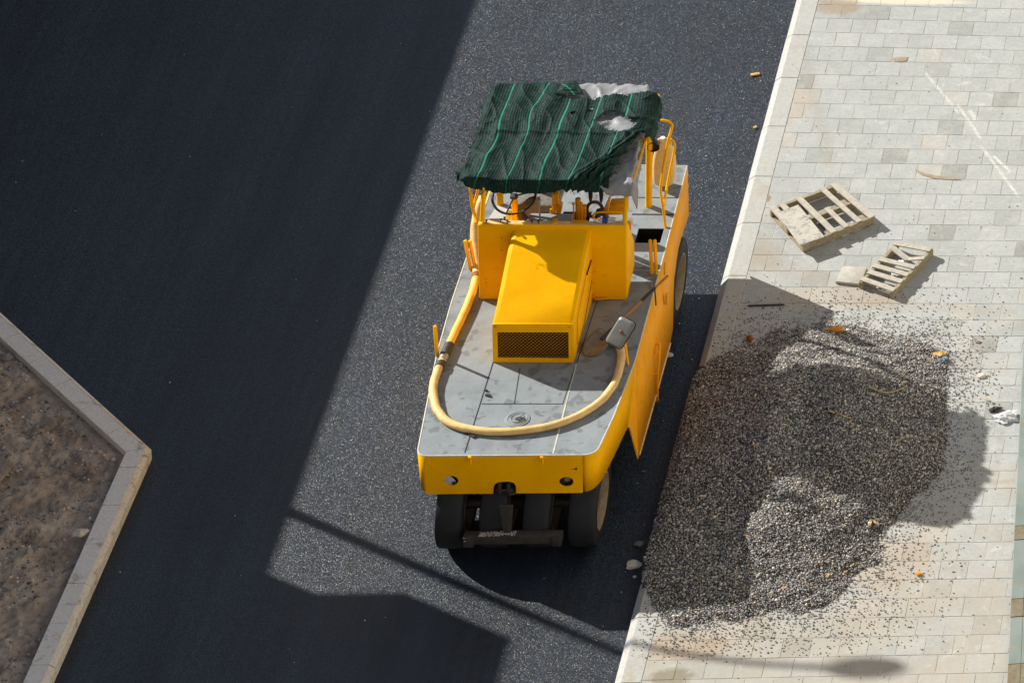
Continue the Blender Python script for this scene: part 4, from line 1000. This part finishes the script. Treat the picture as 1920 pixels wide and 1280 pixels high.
# water bottle on the cowl ledge
b0 = Vector((-1.085, 3.375, zt+.040)); b1 = Vector((-.86, 3.375, zt+.040)); wb = empty('water_bottle', tuple((b0+b1)/2), 'clear water bottle with a blue band lying on the cowl ledge', 'bottle')
mb = MB(); mb.lathe([(.001, .225), (.026, .225), (.033, .215), (.034, .15), (.032, .12), (.034, .09), (.034, .05), (.030, .035), (.014, .012), (.013, 0)], 24, tuple(b0), 'x'); obj('bottle_body', mb, 'clear_plastic', wb, smooth=True)
mb = MB(); mb.lathe([(.0352, .145), (.0352, .085)], 24, tuple(b0), 'x'); obj('bottle_band', mb, 'blue_label', wb, smooth=True)
mb = MB(); mb.lathe([(.001, -.012), (.016, -.012), (.016, .008)], 16, tuple(b0), 'x'); obj('bottle_cap', mb, 'white_plastic', wb, smooth=True)
# rag and sack by the steering column
mb = MB(); c_ = Vector((-2.17, 4.1, DZ+.02)); vs = []; fs = []
for i in range(25):
    for j in range(25):
        x = c_.x+(i/24-.5)*.34; y = c_.y+(j/24-.5)*.55; rr_ = max(abs(i/24-.5), abs(j/24-.5))*2
        vs.append((x, y, c_.z+.30*max(0, 1-rr_**3)+.05*noise.noise(Vector((x*9, y*9, 0)))))
for i in range(24):
    for j in range(24): k = i*25+j; fs.append((k, k+25, k+26, k+1))
mb.add(vs, fs); setp(obj('cloth_sack', mb, 'stone_grey', smooth=True, origin=tuple(c_), angle=180), 'lumpy grey cloth sack on the platform below the steering wheel', 'sack')
mb = MB(); c_ = Vector((-2.0, 3.80, DZ+.5)); vs = []; fs = []
for i in range(13):
    for j in range(17): vs.append((c_.x-.05+(i/12-.5)*.14+.02*noise.noise(Vector((i*.4, j*.3, 0))), c_.y+.03*noise.noise(Vector((i*.5, j*.2, 3))), DZ+.005+(j/16)*1.0))
for i in range(12):
    for j in range(16): k = i*17+j; fs.append((k, k+17, k+18, k+1))
mb.add(vs, fs); o = obj('rag', mb, 'white_plastic', smooth=True, origin=tuple(c_), angle=180); s = o.modifiers.new('s', 'SOLIDIFY'); s.thickness = .008
setp(o, 'white rag hanging beside the steering column of the roller', 'rag')

# ------------------------------------------------------------ pallets
def board(mb, a, b, wd, z, th_=.018, dz=0.):
    a = Vector(a); b = Vector(b); d = b-a; L = d.length; R = Matrix.Rotation(math.atan2(d.y, d.x), 3, 'Z')@Matrix.Rotation(-math.atan2(dz, L), 3, 'Y')
    mb.box(((a.x+b.x)/2, (a.y+b.y)/2, z+dz/2), (L, wd, th_), 0, R)
# pallet 1: corners on its top surface
zt1 = Z1+.15
c00 = G(1443, 388, zt1); c10 = G(1507, 459, zt1); c11 = G(1640, 405, zt1); c01 = G(1566, 343, zt1)
def bl_(u_, v_): return (c00*(1-u_)*(1-v_)+c10*u_*(1-v_)+c11*u_*v_+c01*(1-u_)*v_).xy    # u down the boards, v along the stringers
pal = empty('wooden_pallet', tuple(((c00+c11)/2).xy)+(Z1,), 'larger broken wooden pallet with a stained board on it, nearer the kerb', 'pallet', 'broken pallets on the paving')
for u_ in (.03, .50, .965):
    mb = MB(); board(mb, bl_(u_, .0), bl_(u_, 1.), .045, Z1+.075, .115 if u_ != .5 else .10); obj('stringer', mb, 'wood_side', pal, bevel=.003, seg=1)
for (v_, ua, ub, wd) in ((.035, .0, 1., .085), (.17, 0, 1., .07), (.425, 0, 1.0, .075), (.79, 0.0, .99, .065), (.97, -.02, 1.0, .085), (.61, .44, .985, .065)):
    mb = MB(); board(mb, bl_(ua, v_), bl_(ub, v_-.0), wd, zt1-.004, .018, rng.normal(0, .004)); obj('top_board', mb, 'wood', pal, bevel=.002, seg=1)
for v_ in (.05, .5, .95):
    mb = MB(); board(mb, bl_(0, v_), bl_(1, v_), .08, Z1+.008, .014); obj('bottom_board', mb, 'wood_side', pal)
# stained sheet lying on pallet 1
sa = [G(*p_, zt1+.03) for p_ in ((1456, 398), (1497, 383), (1546, 443), (1500, 459))]
mb = MB(); sz = zt1+.010; mb.add([(q_.x, q_.y, sz) for q_ in sa]+[(q_.x, q_.y, sz+.016) for q_ in sa], [(0, 1, 2, 3), (4, 5, 6, 7), (0, 1, 5, 4), (1, 2, 6, 5), (2, 3, 7, 6), (3, 0, 4, 7)])
setp(obj('plywood_sheet', mb, 'board_stained', bevel=.002, seg=1, origin=tuple(sa[0])), 'plaster-stained plywood sheet lying on the larger pallet', 'board')
# pallet 2
zt2 = Z1+.12
c00 = G(1613, 526, zt2); c10 = G(1675, 546, zt2); c11 = G(1748, 466, zt2); c01 = G(1680, 454, zt2)
def b2(u_, v_): return (c00*(1-u_)*(1-v_)+c10*u_*(1-v_)+c11*u_*v_+c01*(1-u_)*v_).xy
pal2 = empty('wooden_pallet', tuple(((c00+c11)/2).xy)+(Z1,), 'smaller wooden pallet with cracked slats and plastic scraps inside, right of the larger one', 'pallet', 'broken pallets on the paving')
for u_ in (.03, .97):
    mb = MB(); board(mb, b2(u_, -.02), b2(u_, 1.02), .045, Z1+.055, .11); obj('stringer', mb, 'wood_side', pal2, bevel=.003, seg=1)
for (va, vb) in ((.05, .03), (.23, .225), (.39, .38), (.555, .55), (.97, .96)):
    mb = MB(); board(mb, b2(-.02, va), b2(1.0, vb), .075, zt2, .018, rng.normal(0, .004)); obj('slat', mb, 'wood', pal2, bevel=.002, seg=1)
mb = MB(); board(mb, b2(.0, .88), b2(.62, .72), .075, zt2-.006, .018, -.03); board(mb, b2(.62, .72), b2(1.02, .78), .06, zt2-.03, .018, .03); obj('broken_slat', mb, 'wood', pal2, bevel=.002, seg=1)
for v_ in (.12, .33, .62, .9):
    mb = MB(); board(mb, b2(0, v_), b2(1, v_-.01), .06, Z1+.010, .016); obj('bottom_slat', mb, 'wood', pal2)
def crumple(name, c_, sx, sy, sz, mat, label, cat, n=14, amp=.5, seed=1, res=3):
    bm = bmesh.new(); bmesh.ops.create_icosphere(bm, subdivisions=res, radius=1)
    for v in bm.verts:
        f_ = 1+amp*noise.fractal(v.co*1.7+Vector((seed*3.7, 0, 0)), .9, 2.2, 4); v.co = Vector((v.co.x*sx*f_, v.co.y*sy*f_, max(v.co.z*sz*f_, -sz*.55)))
    me = bpy.data.meshes.new(name); bm.to_mesh(me); bm.free()
    o = link(name, me, mat); o.location = c_+Vector((0, 0, sz*.5)); return setp(o, label, cat)
for (u_, v_, s_, lb) in ((.5, .70, .07, 'crumpled clear film inside the smaller pallet, under its broken slat'), (.6, .48, .09, 'crumpled clear film in the middle of the smaller pallet'), (.55, .14, .08, 'crumpled clear film at the near end of the smaller pallet')):
    q_ = b2(u_, v_); crumple('plastic_scrap', Vector((q_.x, q_.y, Z1+.02)), s_*.8, s_*.6, .025, 'plastic_film', lb, 'plastic scrap', seed=int(s_*900)+int(v_*10))
# loose paving slab under pallet 2
sa = [G(*p_, Z1+.045) for p_ in ((1567, 527), (1580, 499), (1626, 500), (1613, 532))]
mb = MB(); mb.add([(q_.x, q_.y, Z1+.002) for q_ in sa]+[(q_.x, q_.y, Z1+.045) for q_ in sa], [(0, 1, 2, 3), (4, 5, 6, 7), (0, 1, 5, 4), (1, 2, 6, 5), (2, 3, 7, 6), (3, 0, 4, 7)])
setp(obj('paving_slab', mb, 'tile_slab', bevel=.003, origin=tuple(sa[0])), 'loose square concrete slab beside the smaller pallet', 'paving slab')
# dark streak, stick and debris on the paving
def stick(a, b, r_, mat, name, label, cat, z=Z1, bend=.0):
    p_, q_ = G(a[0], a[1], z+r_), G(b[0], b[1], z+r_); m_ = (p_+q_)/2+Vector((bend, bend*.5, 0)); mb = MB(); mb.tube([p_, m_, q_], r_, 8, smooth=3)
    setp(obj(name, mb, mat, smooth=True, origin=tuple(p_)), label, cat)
stick((1403, 573), (1470, 571), .012, 'bar_steel', 'dark_streak', 'thin dark streak on the paving just above the gravel heap', 'rod')  # thin dark tube laid flat on the paving
zl = lambda px, py: None
def surf(px, py):          # land a pixel on the heap or the paving
    h = Z1
    for _ in range(12):
        p_ = G(px, py, h); hh = float(hz2(np.array([p_.x]), np.array([p_.y]))[0]); h = h*.5+.5*(Z1+max(0, hh))
    p_ = G(px, py, h); return p_
a = surf(1553, 773); b = surf(1595, 787); mb = MB(); mb.tube([a+Vector((0, 0, .03)), b+Vector((0, 0, .03))], .010, 6); setp(obj('wood_stick', mb, 'dry_stick', origin=tuple(a)), 'short pale stick lying in the middle of the gravel heap', 'stick')
pts = [surf(*q_)+Vector((0, 0, .02)) for q_ in ((1628, 727), (1655, 737), (1680, 735), (1700, 725))]; mb = MB(); mb.tube(pts, .006, 6, smooth=4); setp(obj('straw', mb, 'dry_stick', smooth=True, origin=tuple(pts[0])), 'long curved straw on the upper right side of the gravel heap', 'straw')
# orange bottle on the heap, drink can, bag
p = surf(1566, 621)+Vector((0, 0, .035)); ob = empty('orange_bottle', tuple(p), 'small orange plastic bottle lying on the far edge of the gravel heap', 'bottle')
mb = MB(); q_ = p-Vector((.10, 0, 0)); mb.lathe([(.001, .19), (.034, .19), (.038, .18), (.038, .07), (.018, .035), (.016, .0), (.001, 0)], 18, tuple(q_), 'x'); obj('bottle_body', mb, 'orange_plastic', ob, smooth=True)
mb = MB(); mb.lathe([(.001, -.02), (.019, -.02), (.019, .01)], 14, tuple(q_), 'x'); obj('bottle_cap', mb, 'chip_yellow', ob, smooth=True)
p = G(1408, 636, Z1+.033); cn = empty('drink_can', tuple(p), 'brown and silver drink can lying on the pavement left of the heap top', 'can')
mb = MB(); mb.lathe([(.001, -.06), (.028, -.06), (.033, -.05), (.033, .05), (.027, .06)], 18, (0, 0, 0), 'x'); Rz = Matrix.Rotation(-.9, 3, 'Z'); mb.v = [tuple(p+Rz@Vector(v)) for v in mb.v]; obj('can_body', mb, 'rust', cn, smooth=True)
mb = MB(); mb.lathe([(.029, .058), (.028, .062), (.001, .058)], 18, (0, 0, 0), 'x'); mb.v = [tuple(p+Rz@Vector(v)) for v in mb.v]; obj('can_lid', mb, 'white_plastic', cn, smooth=True)
def crum2(px, py, s_, h_, mat, name, label, cat, seed, z=None, amp=.6):
    p_ = G(px, py, Z1) if z is None else G(px, py, z)
    return crumple(name, p_, s_, s_*.75, h_, mat, label, cat, seed=seed, amp=amp)
crum2(1884, 785, .12, .05, 'plastic_film', 'plastic_bag', 'crumpled translucent plastic bag at the right edge of the pavement', 'plastic bag', 4, amp=.9)
crum2(1866, 769, .06, .03, 'dark_steel', 'dark_wrapper', 'small dark wrapper touching the crumpled plastic bag', 'wrapper', 5, amp=.9)
crum2(1762, 667, .07, .03, 'chip_yellow', 'food_wrapper', 'orange and blue crumpled wrapper at the upper right foot of the gravel heap', 'wrapper', 6, amp=.9)
simple('dull_blue', srgb(92, 112, 128), .6)
crum2(1770, 677, .06, .03, 'dull_blue', 'blue_wrapper', 'dull blue scrap next to the orange wrapper by the heap', 'wrapper', 9, amp=.9)
def stone(px, py, s_, z, mat, label, seed, name='stone'):
    p_ = G(px, py, z); return crumple(name, p_, s_, s_*.8, s_*.5, mat, label, 'stone', seed=seed, amp=.35, res=2)
stone(1840, 706, .055, Z1, 'stone_pale', 'pale angular stone standing on the paving right of the gravel heap', 11)
stone(1834, 642, .03, Z1, 'stone_grey', 'small brown stone on the paving above the pale angular one', 12)
stone(1188, 1060, .085, 0, 'stone_pale', 'large pale stone in shade on the asphalt beside the right kerb', 13)
stone(1199, 1020, .055, 0, 'stone_grey', 'flat pale stone chip beside the kerb, above the large pale stone', 14)
stone(1190, 1081, .022, 0, 'stone_pale', 'tiny white stone just below the large pale stone by the kerb', 15)
stone(150, 1000, .075, .20, 'stone_pale', 'white stone resting against the inside of the island kerb', 16)
stone(1254, 667, .05, 0, 'stone_pale', 'pale square chip in shade under the right side of the roller', 17)
stone(12, 672, .075, .16, 'stone_grey', 'brown stone in the soil at the left edge of the picture', 18)
mb = MB(); p = G(1416, 140, .01); mb.box((p.x, p.y, .014), (.11, .045, .022), .35); setp(obj('wood_chip', mb, 'chip_yellow', bevel=.003, origin=tuple(p)), 'tan wood chip on the sunny asphalt left of the kerb, the larger one', 'wood chip')
mb = MB(); p = G(1416, 239, .01); mb.box((p.x, p.y, .012), (.045, .035, .02), .8); setp(obj('wood_chip', mb, 'chip_yellow', bevel=.003, origin=tuple(p)), 'tiny tan wood chip on the sunny asphalt below the larger chip', 'wood chip')
mb = MB(); p = G(1722, 1077, Z1); mb.box((p.x, p.y, Z1+.02), (.05, .05, .03), .6); setp(obj('wood_chip', mb, 'orange_plastic', bevel=.004, origin=tuple(p)), 'orange chip alone on the clean paving right of the heap foot', 'wood chip')
leafs = [(1415, 837), (1470, 1103), (1510, 1093), (1539, 1060), (1598, 1060), (1552, 1080), (1688, 826), (1631, 983), (1700, 640), (1740, 637), (1745, 678), (1690, 708), (1470, 750), (1600, 1128), (1850, 750), (1640, 980), (1585, 1073), (1528, 1102), (1403, 983), (1398, 1005)]
lab = 'small yellow leaf fragment on or beside the grey gravel heap'
for i, (px, py) in enumerate(leafs):
    p_ = surf(px, py); a_ = rng.uniform(0, pi); L = rng.uniform(.02, .045); mb = MB()
    v_ = [(-L, 0, .01), (-L*.3, L*.4, .018), (L*.6, L*.3, .012), (L, 0, .016), (L*.4, -L*.35, .018), (-L*.4, -L*.3, .012)]
    R = Matrix.Rotation(a_, 3, 'Z'); vv_ = [R@Vector(q_) for q_ in v_]
    mb.add([p_+q_+Vector((0, 0, .006)) for q_ in vv_]+[p_+q_+Vector((0, 0, .003)) for q_ in vv_], [tuple(range(6)), tuple(range(11, 5, -1))]+[(k, (k+1) % 6, (k+1) % 6+6, k+6) for k in range(6)])
    setp(obj('leaf_scrap', mb, 'chip_yellow', origin=tuple(p_)), lab, 'leaf', 'yellow leaf scraps about the gravel heap')
# brown strap on the paving
pts = [G(*q_, Z1+.006) for q_ in ((1716, 318), (1730, 326), (1752, 332), (1780, 335), (1802, 337))]; mb = MB()
ws = [.006, .02, .026, .022, .004]; vs = []
for p_, w_ in zip(pts, ws): vs += [(p_.x-w_*.3, p_.y-w_, Z1+.003), (p_.x+w_*.3, p_.y+w_, Z1+.007)]
mb.add(vs, [(2*i, 2*i+1, 2*i+3, 2*i+2) for i in range(4)]); o = obj('bark_strip', mb, 'brown_strap', origin=tuple(pts[0])); s = o.modifiers.new('s', 'SOLIDIFY'); s.thickness = .004
setp(o, 'thin curved brown strip of bark lying on the upper paving', 'bark strip')
mb = MB(); p = G(1690, 112, Z1); vs = []
mb.lathe([(.001, .012), (.05, .010), (.085, .004), (.09, 0)], 20, (0, 0, 0)); mb.v = [(p.x+v[0]*1.25*(1+.9*noise.noise(Vector(v)*14)), p.y+v[1]*.7, Z1+v[2]+.003*noise.noise(Vector(v)*40)) for v in mb.v]
setp(obj('mortar_blob', mb, 'brown_strap', smooth=True, origin=tuple(p)), 'flat dried mortar blob on the upper paving', 'mortar')
# plank in the soil at the left frame edge
a = G(0, 905, .22); mb = MB(); mb.box((a.x-.05, a.y, .22), (.07, .5, .05), -.25); setp(obj('plank', mb, 'wood_side', bevel=.003, origin=(a.x, a.y, .2)), 'weathered plank end on the soil at the left edge', 'plank')

# ------------------------------------------------------------ steel plates along the right-hand edge
e0 = G(1919, 640, Z1+.06); e1 = G(1888, 1290, Z1+.06); d_ = (e1-e0).normalized(); 
sx_ = empty('steel_plates', tuple(e0.xy)+(Z1,), 'pale green painted steel plates with rusty patches along the right edge of the pavement', 'steel plates')
L = -1.2
brk = []
ysb = [G(1914, 985, Z1+.06), G(1901, 1012, Z1+.06), G(1900, 1122, Z1+.06), G(1899, 1156, Z1+.06), G(1887, 1245, Z1+.06)]
ds = [-2.0, -.2]+[(q_-e0).dot(d_) for q_ in ysb]+[(e1-e0).length+.6, (e1-e0).length+4]
nrm = Vector((-d_.y, d_.x, 0)); 
if nrm.x < 0: nrm = -nrm
for i, (a_, b_) in enumerate(zip(ds[:-1], ds[1:])):
    mt_ = 'rusty_sheet' if i in (2, 4, 6) else 'green_sheet'
    for (w0, w1) in ((0, .14), (.143, 1.4)):
        q0 = e0+d_*(a_+.003)+nrm*w0; q1 = e0+d_*(b_-.003)+nrm*w0; q2 = e0+d_*(b_-.003)+nrm*w1; q3 = e0+d_*(a_+.003)+nrm*w1
        mb = MB(); mb.add([(q.x, q.y, Z1+.004) for q in (q0, q1, q2, q3)]+[(q.x, q.y, Z1+.06+(.003 if mt_ == 'rusty_sheet' else 0)) for q in (q0, q1, q2, q3)], [(0, 1, 2, 3), (4, 5, 6, 7), (0, 1, 5, 4), (1, 2, 6, 5), (2, 3, 7, 6), (3, 0, 4, 7)])
        obj('plate', mb, mt_, sx_, bevel=.004, seg=1)

# ------------------------------------------------------------ buildings and street lamp outside the picture: shade casters, two added bounce blocks
hA = 5.5; XA = -3.93-1.35*hA; YB = .39+.81*hA
simple('bounce_wall', srgb(192, 182, 165), .9, 0, .06, 2)
def building(name, x0_, x1_, y0_, y1_, h_, label, wm='render_wall', side=1):
    e = empty(name, (x1_, (y0_+y1_)/2, 0), label, 'building')
    mb = MB(); mb.box(((x0_+x1_)/2, (y0_+y1_)/2, h_/2), (x1_-x0_, y1_-y0_, h_)); obj('wall', mb, wm, e)
    if side < 0: x1_, x0_ = x0_, x1_
    mb = MB(); mb.box(((x0_+x1_)/2, (y0_+y1_)/2, h_+.02), (abs(x1_-x0_)-.3, y1_-y0_-.3, .04)); obj('roof', mb, 'roof_felt', e)
    y = y0_+1.2
    while side and y < y1_-1.6:
        for z in ((.9, 3.4) if side > 0 else (1.2, 4.4, 7.6, 10.8, 14.)):
            mb = MB(); mb.box((x1_+.01*side, y+.6, z+.7), (.06, 1.2, 1.4)); f_ = obj('window', mb, 'white_plastic', e)
            mb = MB(); mb.box((x1_+.03*side, y+.6, z+.7), (.04, 1.08, 1.28)); obj('pane', mb, 'window_glass', f_)
        y += 2.6 if side > 0 else 4.2
    return e
building('building', XA-9, XA, YB+.001, YB+60, hA, 'pale rendered two-storey building west of the road beyond the picture')
e2 = building('building', XA-9, XA, YB-60, YB-.001, hA+.41, 'slightly taller pale building with an overhanging roof box, nearer the viewer')
mb = MB(); mb.box(((XA-9+XA+.9)/2, YB-30, hA+.41+.47), (9.9, 60, .94)); obj('roof_box', mb, 'render_wall', e2)
building('building', -26, 34, -62, -47, 44, 'added unseen pale block behind the viewpoint, bouncing light onto the roller front', 'bounce_wall', 0)  # unseen block added to bounce warm light onto the camera-side faces
bounce_block_e = building('building', 9.5, 18, -14, 26, 17, 'added unseen pale building east of the pavement, bouncing sunlight onto the roller side', 'bounce_wall', -1)  # unseen, added as a sunlit reflector for the hull and shaded paving
# street lamp
base = Vector((-.024-1.35*8.2, -.971+.81*8.2, 0))
sl = empty('street_lamp', tuple(base), 'grey street lamp with one curved arm beside the road, outside the picture', 'street lamp')
mb = MB(); mb.tube([base, (base.x, base.y, 8.2)], [.09, .06], 14); obj('pole', mb, 'galvanised', sl, smooth=True)
def up(px, py, z): q = G(px, py, Z1); return Vector((q.x-1.35*(z-Z1), q.y+.81*(z-Z1), z))
arm = [Vector((base.x, base.y, 8.1)), up(1215, 1212, 8.45), up(1300, 1228, 8.75), up(1420, 1243, 9.0), up(1545, 1250, 9.15)]
mb = MB(); mb.tube(arm, .038, 12, smooth=5); obj('arm', mb, 'galvanised', sl, smooth=True)
h0 = up(1540, 1250, 9.15); h1_ = up(1705, 1252, 9.2); c_ = (h0+h1_)/2; L = (h1_-h0).length
bm = bmesh.new(); bmesh.ops.create_uvsphere(bm, u_segments=24, v_segments=12, radius=1)
for v in bm.verts: v.co = Vector((v.co.x*L/2, v.co.y*.155, v.co.z*.08))
me = bpy.data.meshes.new('lamp_head'); bm.to_mesh(me); bm.free(); me.transform(Matrix.Rotation(math.atan2((h1_-h0).y, (h1_-h0).x), 4, 'Z')); me.transform(Matrix.Translation(c_))
link('lamp_head', me, 'galvanised', sl, True)

# ------------------------------------------------------------ light
wd = bpy.data.worlds.new('World'); sc.world = wd; wd.use_nodes = True; nt = wd.node_tree
sky = nt.nodes.new('ShaderNodeTexSky'); sky.sky_type = 'NISHITA'; sky.sun_disc = False
el = math.asin(SUN.z); sky.sun_elevation = el; sky.sun_rotation = math.atan2(SUN.x, SUN.y); sky.air_density = 1.1; sky.dust_density = .5; sky.ozone_density = 1.
hs = nt.nodes.new('ShaderNodeHueSaturation'); hs.inputs['Saturation'].default_value = .75; nt.links.new(sky.outputs[0], hs.inputs['Color'])
nt.links.new(hs.outputs[0], nt.nodes['Background'].inputs[0]); nt.nodes['Background'].inputs[1].default_value = .052
ld = bpy.data.lights.new('sun', 'SUN'); ld.energy = 3.9; ld.angle = math.radians(.45); ld.color = (1, .955, .88)
lo = bpy.data.objects.new('sun', ld); COL.objects.link(lo); lo.rotation_euler = SUN.to_track_quat('Z', 'Y').to_euler(); lo.location = (0, 0, 30)
vs_ = sc.view_settings; vs_.view_transform = 'Standard'; vs_.look = 'None'; vs_.exposure = .97; vs_.gamma = 1
sc.cycles.max_bounces = 6
